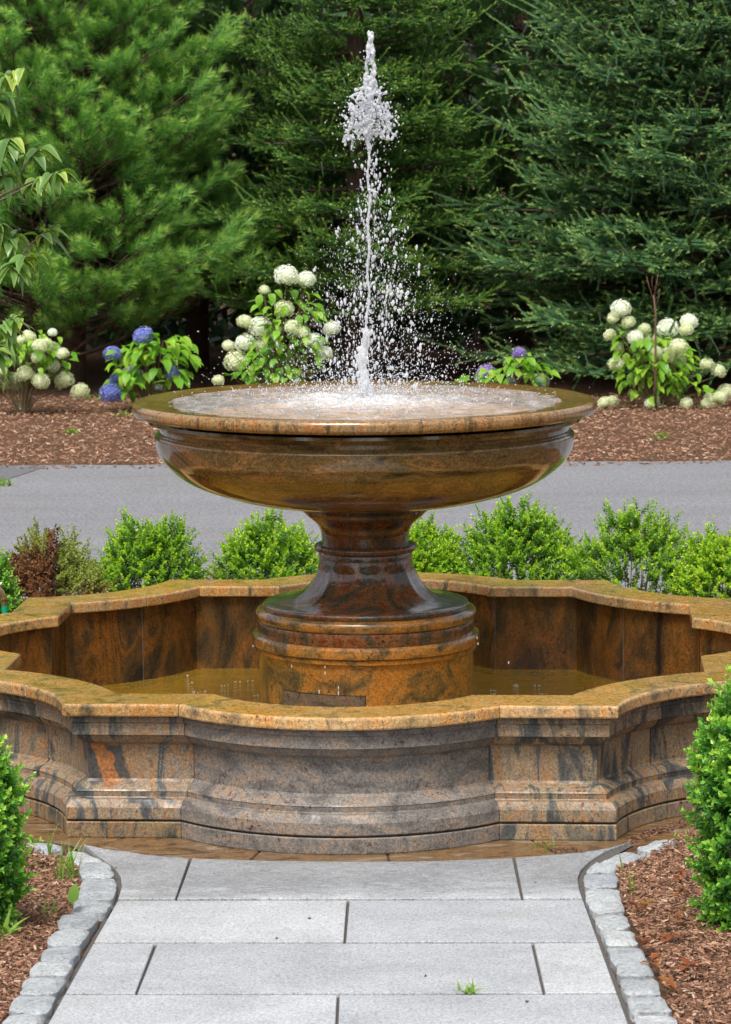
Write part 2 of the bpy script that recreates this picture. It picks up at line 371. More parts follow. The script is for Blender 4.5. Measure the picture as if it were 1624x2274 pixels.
# ------------------------------------------------------------------ ground
def ground_sheet():
    ys = [-400, -60, -16.01, -16, -12, -8, -5, -3.5, -2.6, Y0-.01, Y0+.05, 0, 3, 8, 12, 17, 25, 60, 400]
    xs = [-400, -60, -20, -8, -4, -2, -1, 0, 1, 2, 4, 8, 20, 60, 400]
    V = [(x, y, gz(y)-.004) for y in ys for x in xs]; n = len(xs)
    Fs = [[j*n+i, j*n+i+1, (j+1)*n+i+1, (j+1)*n+i] for j in range(len(ys)-1) for i in range(n-1)]
    return mesh_np('ground', V, Fs)
tag(link('ground', ground_sheet(), M_mulch), 'brown bark mulch ground around the fountain and trees', kind='structure')
def road():
    pl = on_ground(-300, 1037); pr = on_ground(1924, 1022)
    dirv = (pr-pl); k = dirv.y/dirv.x
    xs = [-60]+list(np.arange(-9, 9, .12))+[60]; V = [(x, pl.y+k*(x-pl.x)+.05*noise.noise(Vector((x*1.7, 0, 0)))+.03*noise.noise(Vector((x*7, 3, 0))), .004) for x in xs]+[(60, 3.35, .004), (-60, 3.35, .004)]
    tag(link('road', mesh_np('road', V, [list(range(len(V)))[::-1]]), M_asph), 'grey asphalt drive running across behind the boxwood row', kind='structure')
    q = [on_ground(-60, 1036.5, .008), on_ground(104, 1034.6, .008), on_ground(60, 1050, .008), on_ground(-10, 1072, .008), on_ground(-60, 1082, .008)]
    tag(link('asphalt_patch', mesh_np('asphalt_patch', q, [[4, 3, 2, 1, 0]]), M_asph2), 'darker asphalt at the left end of the drive', kind='structure')
road()

# stones from polygons -------------------------------------------------
def prism(poly, top, thick, ch=.004, sub=False):
    """poly: list of Vector on ground; returns verts, faces for a chamfered slab"""
    n = len(poly); c = sum(poly, Vector())/n
    nor = Vector((0, 0, 0))
    for i in range(n): nor += (poly[i]-c).cross(poly[(i+1) % n]-c)
    if nor.z < 0: poly = poly[::-1]
    ins = []
    for i in range(n):
        a, b, d = poly[i-1], poly[i], poly[(i+1) % n]
        e1 = (b-a).normalized(); e2 = (d-b).normalized(); n1 = Vector((-e1.y, e1.x, 0)); n2 = Vector((-e2.y, e2.x, 0))
        m = (n1+n2); m = m/max(.3, m.length*m.length)*2
        ins.append(b + m*ch)
    up = Vector((0, 0, 1))
    V = [p+up*(top-thick) for p in poly] + [p+up*(top-ch) for p in poly] + [p+up*top for p in ins]
    Fs = []
    for k in (0, 1):
        for i in range(n): Fs.append([k*n+i, k*n+(i+1) % n, (k+1)*n+(i+1) % n, (k+1)*n+i])
    Fs.append([2*n+i for i in range(n)]); Fs.append([i for i in range(n)][::-1])
    return V, Fs

# --- path -------------------------------------------------------------
path = empty('path', (0, 0, 0)); tag(path, 'pale granite slab path sloping down to the fountain', kind='structure')
def Lx(y): return 262 + (115-262)*(y-2008)/(2271-2008)
def Rx(y): return 1294 + (1390-1294)*(y-2005)/(2271-2005)
slabs = [
 [(186, 1883), (232, 1893), (330, 1907), (420, 1915), (389, 2004.5), (263, 2004.5), (271, 1976), (268, 1955), (252, 1932), (215, 1906)],
 [(427, 1915), (600, 1920), (780, 1922), (960, 1921), (1138, 1914), (1157, 2003), (394, 2004.5)],
 [(1145, 1913), (1290, 1902), (1352, 1892), (1400, 1878), (1345, 1898), (1310, 1920), (1290, 1940), (1283, 1958), (1286, 1980), (1293, 2003), (1163, 2003)],
 [(262, 2009.5), (770, 2009.2), (763, 2101), (Lx(2101), 2101)],
 [(777, 2009.2), (1295, 2008), (Rx(2100), 2100), (769, 2101)],
 [(Lx(2105.5), 2105.5), (342, 2105.5), (300, 2216), (Lx(2216), 2216)],
 [(350, 2105.5), (1180, 2105), (1205, 2215), (306, 2216)],
 [(1187, 2105), (Rx(2103), 2103), (Rx(2214), 2214), (1212, 2215)],
 [(Lx(2220), 2220), (748, 2220.5), (742, 2350), (Lx(2350), 2350)],
 [(755, 2220.5), (Rx(2219.5), 2219.5), (Rx(2350), 2350), (749, 2350)],
 [(Lx(2355), 2355), (240, 2355), (180, 2500), (Lx(2500), 2500)],
 [(249, 2355), (1237, 2355), (1270, 2500), (190, 2500)],
 [(1245, 2355), (Rx(2355), 2355), (Rx(2500), 2500), (1279, 2500)],
 [(Lx(2506), 2506), (735, 2506), (728, 2680), (Lx(2680), 2680)],
 [(743, 2506), (Rx(2506), 2506), (Rx(2680), 2680), (736, 2680)],
]
for q in slabs:
    v, f = prism([on_ground(x, y) for x, y in q], (.014), .06, .002)
    link('paving_slab', mesh_np('paving_slab', v, f), M_slab, path)
M_joint = N('joint_sand'); _t = M_joint.obj(); _n = M_joint.noise(_t, 120, 4, .7)
M_joint.set(Base_Color=M_joint.ramp(_n, [(.3, (.05, .045, .04)), (.7, (.16, .14, .125))]), Roughness=.95); M_joint = M_joint.m
q = [(150, 1872), (420, 1908), (780, 1915), (1150, 1908), (1420, 1870), (1320, 1925), (1305, 2005), (Rx(2680)+20, 2680), (Lx(2680)-20, 2680), (250, 2008), (255, 1960), (225, 1925)]
v = [on_ground(x, y, .001) for x, y in q]
link('joint_bed', mesh_np('joint_bed', v, [list(range(len(v)))[::-1]]), M_joint, path)

# --- cobble kerbs ------------------------------------------------------
def rock(quad, top, seed, amp=.008):
    """quad of 4 ground points (l-far, r-far, r-near, l-near) -> rough split stone"""
    n = 9; V = []; P = [Vector(p) for p in quad]; cc = sum(P, Vector())/4; P = [cc+(p-cc)*.965 for p in P]
    def bil(u, v): return P[0]*(1-u)*(1-v)+P[1]*u*(1-v)+P[2]*u*v+P[3]*(1-u)*v
    bm = bmesh.new(); top_v = {}
    for j in range(n+1):
        for i in range(n+1):
            u, v = i/n, j/n; e = min(u, 1-u, v, 1-v)
            uu = .5+(u-.5)*(1 if e > .12 else .97); vv = .5+(v-.5)*(1 if e > .12 else .97)
            p = bil(uu, vv)
            rz = top - (.010 if e < .001 else (.002 if e < .15 else 0))
            cor = (abs(u-.5)*2)**6*(abs(v-.5)*2)**6*.014
            p = p + (sum(P, Vector())/4 - p).normalized()*cor*1.2
            nz = noise.noise_vector(Vector((p.x*14, p.y*9, seed))); nf = noise.noise(Vector((p.x*40, p.y*30, seed+3)))
            p = p + Vector((nz.x, nz.y, 0))*amp*1.3 + Vector((0, 0, rz + nz.z*amp + nf*amp*.5))
            top_v[i, j] = bm.verts.new(p)
    for j in range(n):
        for i in range(n): bm.faces.new((top_v[i, j], top_v[i, j+1], top_v[i+1, j+1], top_v[i+1, j]))
    rim = [(i, 0) for i in range(n)] + [(n, j) for j in range(n)] + [(i, n) for i in range(n, 0, -1)] + [(0, j) for j in range(n, 0, -1)]
    low = []
    for k in rim:
        c = top_v[k].co.copy(); c.z = c.z - .07; low.append(bm.verts.new(c))
    m = len(rim)
    for i in range(m):
        bm.faces.new((top_v[rim[i]], top_v[rim[(i+1) % m]], low[(i+1) % m], low[i]))
    bmesh.ops.recalc_face_normals(bm, faces=bm.faces)
    me = bpy.data.meshes.new('cobble'); bm.to_mesh(me); bm.free()
    return auto_smooth(me, 50)
def z3(l): return [[(x*.5, 1819+y*.5) for x, y in q] for q in l]
def z4(l): return [[(812+x*.5, 1819+y*.5) for x, y in q] for q in l]
leftk = z3([
 [(96, 122), (215, 124), (292, 152), (205, 172)],
 [(292, 152), (372, 162), (470, 212), (330, 222)],
 [(345, 226), (478, 216), (522, 290), (356, 300)],
 [(356, 303), (523, 294), (512, 392), (338, 392)],
 [(330, 396), (505, 396), (478, 452), (305, 452)],
 [(270, 457), (455, 457), (410, 526), (240, 526)],
 [(232, 530), (408, 530), (372, 600), (200, 600)],
 [(195, 604), (370, 604), (330, 672), (165, 672)],
 [(150, 677), (330, 677), (305, 736), (118, 736)],
 [(110, 741), (302, 741), (262, 816), (72, 816)],
 [(68, 822), (258, 822), (215, 905), (25, 905)],
 [(22, 911), (212, 911), (160, 1010), (-25, 1010)],
 [(-30, 1016), (157, 1016), (95, 1130), (-90, 1130)]])
rightk = z4([
 [(1400, 98), (1290, 106), (1190, 152), (1275, 168)],
 [(1262, 170), (1175, 156), (1000, 218), (1120, 232)],
 [(1118, 236), (1020, 224), (965, 268), (1112, 268)],
 [(1118, 272), (968, 272), (962, 338), (1126, 338)],
 [(1128, 342), (964, 342), (1000, 452), (1160, 452)],
 [(1165, 457), (1012, 457), (1026, 524), (1185, 524)],
 [(1190, 529), (1036, 529), (1066, 596), (1222, 596)],
 [(1226, 600), (1070, 600), (1118, 738), (1292, 738)],
 [(1296, 743), (1122, 743), (1148, 822), (1330, 822)],
 [(1336, 828), (1150, 828), (1180, 905), (1372, 905)],
 [(1378, 911), (1184, 911), (1225, 1010), (1425, 1010)],
 [(1430, 1016), (1229, 1016), (1270, 1130), (1480, 1130)]])
for nm, ks, lb in (('kerb', leftk, 'row of rough grey granite cobbles edging the left side of the path'), ('kerb', rightk, 'row of rough grey granite cobbles edging the right side of the path')):
    k = empty(nm); tag(k, lb, kind='structure')
    for i, q in enumerate(ks):
        link('cobble', rock([on_ground(x, y) for x, y in q], .034 if i > 1 else .02, i*3.1+(50 if ks is rightk else 0)), M_cobble, k)

# ------------------------------------------------------------------ basin
TH = -0.093
SS, AA, BB = 1.4288, 0.5049, 0.891
LO = .267; RL = (AA*AA+LO*LO)/(2*LO); CL = SS+LO-RL
CC = 1.80; RC = math.sqrt((CC-BB)**2+(SS-CC)**2)
def lobe_pt(fr, t):
    """front lobe, fr -1..1 ; t = outward offset; local coords u, v (v outward)"""
    h = SS+t-CL; R = RL+t; ph = math.acos(max(-1, min(1, h/R)))
    a = fr*ph; return (R*math.sin(a), CL+R*math.cos(a))
def lobe_edge(t): return lobe_pt(1, t)[0]
def sh_corner(t):
    r = RC-t; dv = SS+t-CC; return CC-math.sqrt(max(0, r*r-dv*dv))
def corner_path(t, ns=3, na=9):
    """from lobe end along shoulder then concave arc to the diagonal"""
    a = lobe_edge(t); b = sh_corner(t); pts = [(a+(b-a)*i/ns, SS+t) for i in range(ns)]
    r = RC-t; ang0 = math.atan2(SS+t-CC, b-CC); ang1 = -3*PI/4
    if ang0 > 0: ang0 -= 2*PI
    for i in range(na+1):
        q = ang0+(ang1-ang0)*i/na; pts.append((CC+r*math.cos(q), CC+r*math.sin(q)))
    return pts
def lobe_path(t, n=20): return [lobe_pt(-1+2*i/n, t) for i in range(n+1)]
def orient(p, side, mir):
    u, v = p
    if mir: u = -u
    # side 0 front(-y) 1 right(+x) 2 back 3 left
    x, y = u, -v
    for _ in range(side): x, y = -y, x
    c, s_ = math.cos(TH), math.sin(TH)
    return (x*c-y*s_, x*s_+y*c)
def sweep(prof, kind, side, mir=False, gap=.0015):
    """prof closed list of (t, z) -> solid stone between its two joints"""
    cols = []
    for (t, z) in prof:
        pts = lobe_path(t) if kind == 'lobe' else corner_path(t)
        # trim the ends for the joint
        def trim(a, b):
            d = math.hypot(b[0]-a[0], b[1]-a[1]); k = min(.4, gap/max(d, 1e-6)); return (a[0]+(b[0]-a[0])*k, a[1]+(b[1]-a[1])*k)
        pts = [trim(pts[0], pts[1])]+pts[1:-1]+[trim(pts[-1], pts[-2])]
        cols.append([orient(p, side, mir)+(z,) for p in pts])
    m = len(cols[0]); n = len(prof); V = [c[j] for c in cols for j in range(m)]
    Fs = []
    for i in range(n):
        for j in range(m-1): Fs.append([i*m+j, i*m+j+1, ((i+1) % n)*m+j+1, ((i+1) % n)*m+j])
    Fs.append([i*m for i in range(n)]); Fs.append([i*m+m-1 for i in range(n)][::-1])
    me = mesh_np('stone', V, Fs)
    bm = bmesh.new(); bm.from_mesh(me); bmesh.ops.recalc_face_normals(bm, faces=bm.faces); bm.to_mesh(me); bm.free()
    return auto_smooth(me, 14)
W = .24
def rnd(cx, cz, r, a0, a1, n=3): return [(cx+r*math.cos(math.radians(a0+(a1-a0)*i/n)), cz+r*math.sin(math.radians(a0+(a1-a0)*i/n))) for i in range(n+1)]
G = GZ
cope_prof = rnd(.010, G-.010, .010, 180, 90) + rnd(W-.012, G-.012, .012, 90, 0) + rnd(W-.008, G-.042, .008, 0, -90, 2) + rnd(.006, G-.044, .006, 270, 180, 2)
ez = lambda e, z: (W-e, G-z)
wall_prof = [ez(.035, .0508), ez(.033, .056), ez(.033, .076), ez(.040, .079), ez(.042, .083), ez(.040, .090), ez(.040, .127), ez(.046, .130), ez(.056, .131), ez(.060, .137), ez(.068, .150), ez(.080, .163), ez(.094, .171), ez(.100, .174), ez(.102, .181),
             ez(.102, .312), ez(.098, .317), ez(.094, .322), ez(.082, .326), ez(.066, .336), ez(.055, .346), ez(.051, .352), ez(.053, .354), ez(.054, .374), ez(.052, .377), ez(.032, .3785), ez(.028, .380), ez(.011, .402), ez(.0075, .408), ez(.007, .414), ez(.007, .452), ez(.012, .457), (W-.16, G-.457), (W-.16, G-.0508)]
plinth_prof = [ez(.011, .464), ez(.007, .468), ez(.007, .522), ez(.009, .527), (W-.16, G-.527), (W-.16, G-.464)]
inner_prof = [(.035, G-.0508), (.065, G-.0508), (.065, G-.44), (.035, G-.44)]
core_prof = [(.045, G-.053), (W-.118, G-.053), (W-.118, G-.32), (W-.06, G-.36), (W-.06, G-.527), (.045, G-.527)]
core_prof = [(.038, G-.44), (.038, G-.049), (.014, G-.047), (.014, G-.0035), (W-.017, G-.0035), (W-.017, G-.047)] + [(t-.0045, z) for t, z in wall_prof[1:-4]] + [(W-.03, G-.455), (W-.03, G-.527), (.05, G-.527)]
basin = empty('fountain_basin', (0, 0, 0), 0)
tag(basin, 'low quatrefoil basin of moulded rust and grey granite ringing the fountain', 'fountain basin')
tints = {}
def col_of(side, kind, mir, part):
    random.seed(hash((side, kind == 'lobe', mir, len(part))) % 1000 if False else side*17+(5 if kind == 'lobe' else 0)+(3 if mir else 0)+len(part))
    k = random.uniform(-1, 1); b = random.uniform(.80, 1.12)
    c = (b*(1+.05*k), b, b*(1-.12*k))
    if side == 0 and kind == 'lobe' and part in ('wall_stone', 'plinth_stone'): c = (1.0, .97, .95)
    return (*c, 1)
for side in range(4):
    for kind, mir in (('lobe', False), ('corner', False), ('corner', True)):
        for part, prof, mat in (('coping_stone', cope_prof, M_cope), ('wall_stone', wall_prof, M_wall), ('plinth_stone', plinth_prof, M_wall), ('inner_panel', inner_prof, M_inner)):
            o = link(part, sweep(prof, kind, side, mir, .0035 if part == 'inner_panel' else .0018), mat, basin)
            o.color = col_of(side, kind, mir, part)
            if part == 'wall_stone' and side == 0 and kind == 'lobe': o['label'] = 'greyer speckled front stone of the basin wall'
        link('mortar_core', sweep(core_prof, kind, side, mir, .0), M_mortar, basin)
# front centre stone greyer: own material
M_grey = granite('granite_front_lobe', 0.0, (.8, .8, 1.6), (.1, .1, 0), [(0.30, (.095, .085, .08)), (.42, (.15, .138, .125)), (.52, (.21, .19, .168)), (.585, (.27, .195, .135)), (.62, (.20, .178, .155)), (.74, (.12, .108, .10))], 0, .58, 1.05, 5.0)
for o in basin.children:
    if o.get('label'): o.data.materials[0] = M_grey
o = [x for x in basin.children if x.name.startswith('plinth_stone')][0]; o.data.materials[0] = M_grey
def patch_mat():
    m = M_wall.copy(); m.name = 'granite_wall_with_rust_flame'; t = m.node_tree; b = [n for n in t.nodes if n.type == 'BSDF_PRINCIPLED'][0]
    src = b.inputs['Base Color'].links[0].from_socket; tc = t.nodes.new('ShaderNodeTexCoord')
    c = at_y(232, 1700, -1.52); mp = t.nodes.new('ShaderNodeMapping'); mp.vector_type = 'POINT'
    ns = t.nodes.new('ShaderNodeTexNoise'); ns.inputs['Scale'].default_value = 16; ns.inputs['Detail'].default_value = 4; t.links.new(tc.outputs['Object'], ns.inputs['Vector'])
    ad = t.nodes.new('ShaderNodeVectorMath'); ad.operation = 'MULTIPLY_ADD'; t.links.new(ns.outputs['Color'], ad.inputs[0]); ad.inputs[1].default_value = (.07, 0, .07); t.links.new(tc.outputs['Object'], ad.inputs[2])
    sb = t.nodes.new('ShaderNodeVectorMath'); sb.operation = 'SUBTRACT'; t.links.new(ad.outputs[0], sb.inputs[0]); sb.inputs[1].default_value = (c.x+.035, 0, c.z+.035)
    sx = t.nodes.new('ShaderNodeSeparateXYZ'); t.links.new(sb.outputs[0], sx.inputs[0])
    def M(op, a, b_=0.):
        n = t.nodes.new('ShaderNodeMath'); n.operation = op
        for i, v in ((0, a), (1, b_)):
            if isinstance(v, bpy.types.NodeSocket): t.links.new(v, n.inputs[i])
            else: n.inputs[i].default_value = v
        return n.outputs[0]
    xx = M('ABSOLUTE', M('ADD', sx.outputs[0], M('MULTIPLY', sx.outputs[2], .35)))       # slanting band
    o = src
    for lim, colr, soft in ((.085, (.05, .052, .055), .012), (.034, (.40, .15, .04), .006)):
        f = M('MULTIPLY', M('SUBTRACT', lim, xx), 1/soft); f2 = M('MULTIPLY', M('SUBTRACT', .085, M('ABSOLUTE', sx.outputs[2])), 60.)
        f = M('MINIMUM', f, f2); cl = t.nodes.new('ShaderNodeClamp'); t.links.new(f, cl.inputs[0])
        fac = M('MULTIPLY', cl.outputs[0], .85)
        g = t.nodes.new('ShaderNodeTexNoise'); g.inputs['Scale'].default_value = 90; g.inputs['Detail'].default_value = 3; t.links.new(tc.outputs['Object'], g.inputs['Vector'])
        rp = t.nodes.new('ShaderNodeValToRGB'); rp.color_ramp.elements[0].position = .3; rp.color_ramp.elements[1].position = .7
        rp.color_ramp.elements[0].color = (*[k*.5 for k in colr], 1); rp.color_ramp.elements[1].color = (*[k*1.35 for k in colr], 1); t.links.new(g.outputs[0], rp.inputs[0])
        mx = t.nodes.new('ShaderNodeMix'); mx.data_type = 'RGBA'; t.links.new(fac, mx.inputs[0]); t.links.new(o, mx.inputs[6]); t.links.new(rp.outputs[0], mx.inputs[7]); o = mx.outputs[2]
    t.links.new(o, b.inputs['Base Color']); return m
wl = [x for x in basin.children if x.name.startswith('wall_stone')][2]; wl.data.materials[0] = patch_mat(); wl['label'] = 'wall stone with a rust orange flame in dark grey'
# floor and water
def outline(t):
    P = []
    for side in range(4):
        a = [orient(p, side, True) for p in corner_path(t)][::-1]
        b = [orient(p, side, False) for p in lobe_path(t)]
        c = [orient(p, side, False) for p in corner_path(t)]
        P += a[:-1]+b[:-1]+c[:-1]
    return P
ol = outline(.038); fz = G-.437
link('basin_floor', mesh_np('basin_floor', [(x, y, fz) for x, y in ol], [list(range(len(ol)))]), M_floor, basin)
ol = outline(.034)
tag(link('pool_water', mesh_np('pool_water', [(x, y, G-.405) for x, y in ol], [list(range(len(ol)))]), M_pool), 'shallow amber water standing in the basin', kind='structure')

# ring of flagstones -----------------------------------------------------
ring = empty('flagstone_ring'); tag(ring, 'ring of wet rust coloured flagstones under the basin', kind='structure')
RR = on_ground(780, 1919).xy.length
random.seed(3); a = 0; cuts = []
while a < 2*PI-.12: cuts.append(a); a += random.uniform(.24, .36)
for i, a0 in enumerate(cuts):
    a1 = cuts[(i+1) % len(cuts)] + (2*PI if i == len(cuts)-1 else 0); sk = random.uniform(-.06, .06)
    n = 5; g = .0022
    outer = [Vector((RR*math.cos(a0+g+(a1-a0-2*g)*k/n), RR*math.sin(a0+g+(a1-a0-2*g)*k/n), 0)) for k in range(n+1)]
    inn = [Vector((1.25*math.cos(a0+sk*.0+g+(a1-a0-2*g)*k/n), 1.25*math.sin(a0+g+(a1-a0-2*g)*k/n), 0)) for k in range(n, -1, -1)]
    v, f = prism(outer+inn, .0025, .05, .003)
    link('flagstone', mesh_np('flagstone', v, f), M_flag, ring)

# ------------------------------------------------------------------ fountain
fx, fy = 0, 0
ftn = empty('fountain', (0, 0, 0)); tag(ftn, 'wide polished brown granite bowl on a flared pedestal, wet and brimming', 'fountain')
Z = lambda z: z+G
def turned(name, prof, mat, n=128, ang=35, rmod=None):
    v, f = lathe([(r, Z(z)) for r, z in prof], n, rmod=rmod); me = mesh_np(name, v, f)
    bm = bmesh.new(); bm.from_mesh(me); bmesh.ops.remove_doubles(bm, verts=bm.verts, dist=1e-5); bmesh.ops.recalc_face_normals(bm, faces=bm.faces); bm.to_mesh(me); bm.free()
    return link(name, auto_smooth(me, ang), mat, ftn)
body = [(.84, 1.0), (.80, .93), (.86, .925), (.93, .955), (.932, .942), (.905, .936), (.898, .922), (.885, .918), (.883, .902), (.890, .897), (.892, .893), (.900, .889), (.905, .880)] + \
       smooth_prof([(.905, .875), (.902, .845), (.885, .795), (.845, .745), (.77, .688), (.66, .640), (.52, .602), (.38, .580), (.27, .572)], 5) + [(.0, .572)]
inner_bowl = smooth_prof([(0, .72), (.35, .74), (.62, .82), (.78, .93), (.835, 1.0)], 5)
turned('bowl', body, M_bowl)
turned('bowl_interior', inner_bowl, M_cope)
rimp = [(.80, .962), (.815, 1.012)] + [(.83, 1.018), (.87, 1.020), (.965, 1.028), (.978, 1.028)] + [(.978+.022*math.sin(a_), 1.006+.022*math.cos(a_)) for a_ in (.3, .6, .9, 1.2, 1.5)] + [(1.0, .992), (.997, .982), (.988, .974), (.975, .971), (.90, .96), (.80, .962)]
turned('rim', rimp, M_rim)
turned('stem_cap', [(0, .573), (.264, .573), (.273, .568), (.275, .552), (.270, .545), (.262, .543), (.258, .534)] + smooth_prof([(.250, .526), (.225, .506), (.203, .484), (.192, .458)], 4) + [(.190, .44), (.190, .405), (0, .405)], M_stem)
turned('collar', [(0, .406), (.195, .406)] + [(.203+.020*math.sin(a_), .388+.018*math.cos(a_)) for a_ in np.linspace(0.2, PI-.2, 7)] + [(.200, .368), (.203, .360), (.204, .345), (0, .345)], M_stem)
def flute(r, z, t):
    zz = z-G; k = max(0, min(1, (zz-.165)/.05))*max(0, min(1, (.325-zz)/.03))
    return r*(1-.045*k*(abs(math.sin(t*5.5+.4)))**.8)
turned('pedestal_flare', [(0, .346), (.200, .346), (.202, .335)] + smooth_prof([(.205, .325), (.217, .285), (.240, .240), (.275, .200), (.325, .172), (.385, .158), (.435, .152)], 5) + [(.444, .149), (.447, .143), (.446, .132), (.440, .126), (0, .126)], M_stem, 176, 40, flute)
turned('pedestal_disc', [(0, .127), (.462, .126), (.472, .121), (.478, .110), (.478, .094), (.474, .082), (.468, .0775), (0, .0775)], M_drum)
turned('pedestal_band', [(0, .0775), (.464, .0775), (.470, .073), (.472, .064), (.471, .024), (.469, .0195), (0, .0195)], M_stem)
turned('drum_ledge', [(0, .0195), (.484, .0187), (.491, .014), (.494, .006), (.493, -.026), (.489, -.0305), (0, -.0305)], M_drum)
turned('drum', [(0, -.031), (.480, -.031), (.484, -.036), (.483, -.052), (.476, -.057), (.469, -.060), (.466, -.066), (.465, -.45), (0, -.45)], M_drum)
def access_panel():
    a0, a1 = math.radians(-90-51), math.radians(-90-2); z1, z0 = Z(-.183), Z(-.40)
    for nm, ra, g, mt in (('panel_gap', .4662, 0, simple('dark_gap', (.012, .01, .008), .9)), ('access_panel', .4695, .0035, M_panel)):
        n = 16; V = []; Fs = []
        for i in range(n+1):
            t = (a0+g/.465)+(a1-a0-2*g/.465)*i/n
            for r, z in ((.455, z0), (ra, z0), (ra, z1-g), (.455, z1-g)): V.append((r*math.cos(t), r*math.sin(t), z))
        for i in range(n):
            for k in range(4): Fs.append([i*4+k, (i+1)*4+k, (i+1)*4+(k+1) % 4, i*4+(k+1) % 4])
        Fs += [[0, 1, 2, 3], [n*4+3, n*4+2, n*4+1, n*4]]
        o = link(nm, auto_smooth(mesh_np(nm, V, Fs), 40), mt, ftn)
access_panel()

# ------------------------------------------------------------------ water in the bowl
def bowl_water():
    nr, na = 90, 220; V = []; T = []; Fs = []
    for i in range(nr+1):
        r = .848*i/nr
        for j in range(na):
            t = 2*PI*j/na; x, y = r*math.cos(t), r*math.sin(t)
            ch = math.exp(-(r/.33)**2); edge = min(1, (.848-r)/.05)
            n1 = noise.noise(Vector((x*9, y*9, 1.3))); n2 = noise.noise(Vector((x*20+n1*2, y*20, 4.2))); n3 = noise.noise(Vector((x*48, y*48+n2, 8.8)))
            h = (n1*.013+n2*.008+n3*.0015)*(.8+1.2*ch)+.0045*math.sin(r*62-1.5+n1*2.5)+abs(n3)*.016*ch+.006*math.sin(r*48-1)*math.exp(-r*2.4)
            V.append((x, y, Z(1.0185)+h*.8*(.25+.75*edge)+.010*ch)); T.append(.20+.85*math.exp(-(r/.34)**2)+.35*max(0, n1)+.20*max(0, n2))
    for i in range(nr):
        for j in range(na): Fs.append([i*na+j, (i+1)*na+j, (i+1)*na+(j+1) % na, i*na+(j+1) % na])
    me = mesh_np('bowl_water', np.array(V), np.array(Fs), T, True)
    tag(link('bowl_water', me, M_water), 'choppy clear water filling the fountain bowl to the rim', kind='structure')
bowl_water()

# ------------------------------------------------------------------ jet
def jp(px, py, y=0.0): return at_y(px, py, y)
def ico(sub=1):
    bm = bmesh.new(); bmesh.ops.create_icosphere(bm, subdivisions=sub, radius=1)
    V = np.array([v.co[:] for v in bm.verts]); Fs = np.array([[v.index for v in f.verts] for f in bm.faces]); bm.free(); return V, Fs
I1, F1 = ico(1); I2, F2 = ico(2)
def blobs(lst, sub=1):
    """lst of (pos, (rx, ry, rz), tilt)"""
    bV, bF = (I1, F1) if sub == 1 else (I2, F2); Vs = []; Fa = []; o = 0
    for p, r, tl in lst:
        v = bV*np.array(r); c, s_ = math.cos(tl), math.sin(tl); v = np.c_[v[:, 0]*c+v[:, 2]*s_, v[:, 1], -v[:, 0]*s_+v[:, 2]*c]
        Vs.append(v+np.array(p)); Fa.append(bF+o); o += len(bV)
    return np.concatenate(Vs), np.concatenate(Fa)
SHED = []
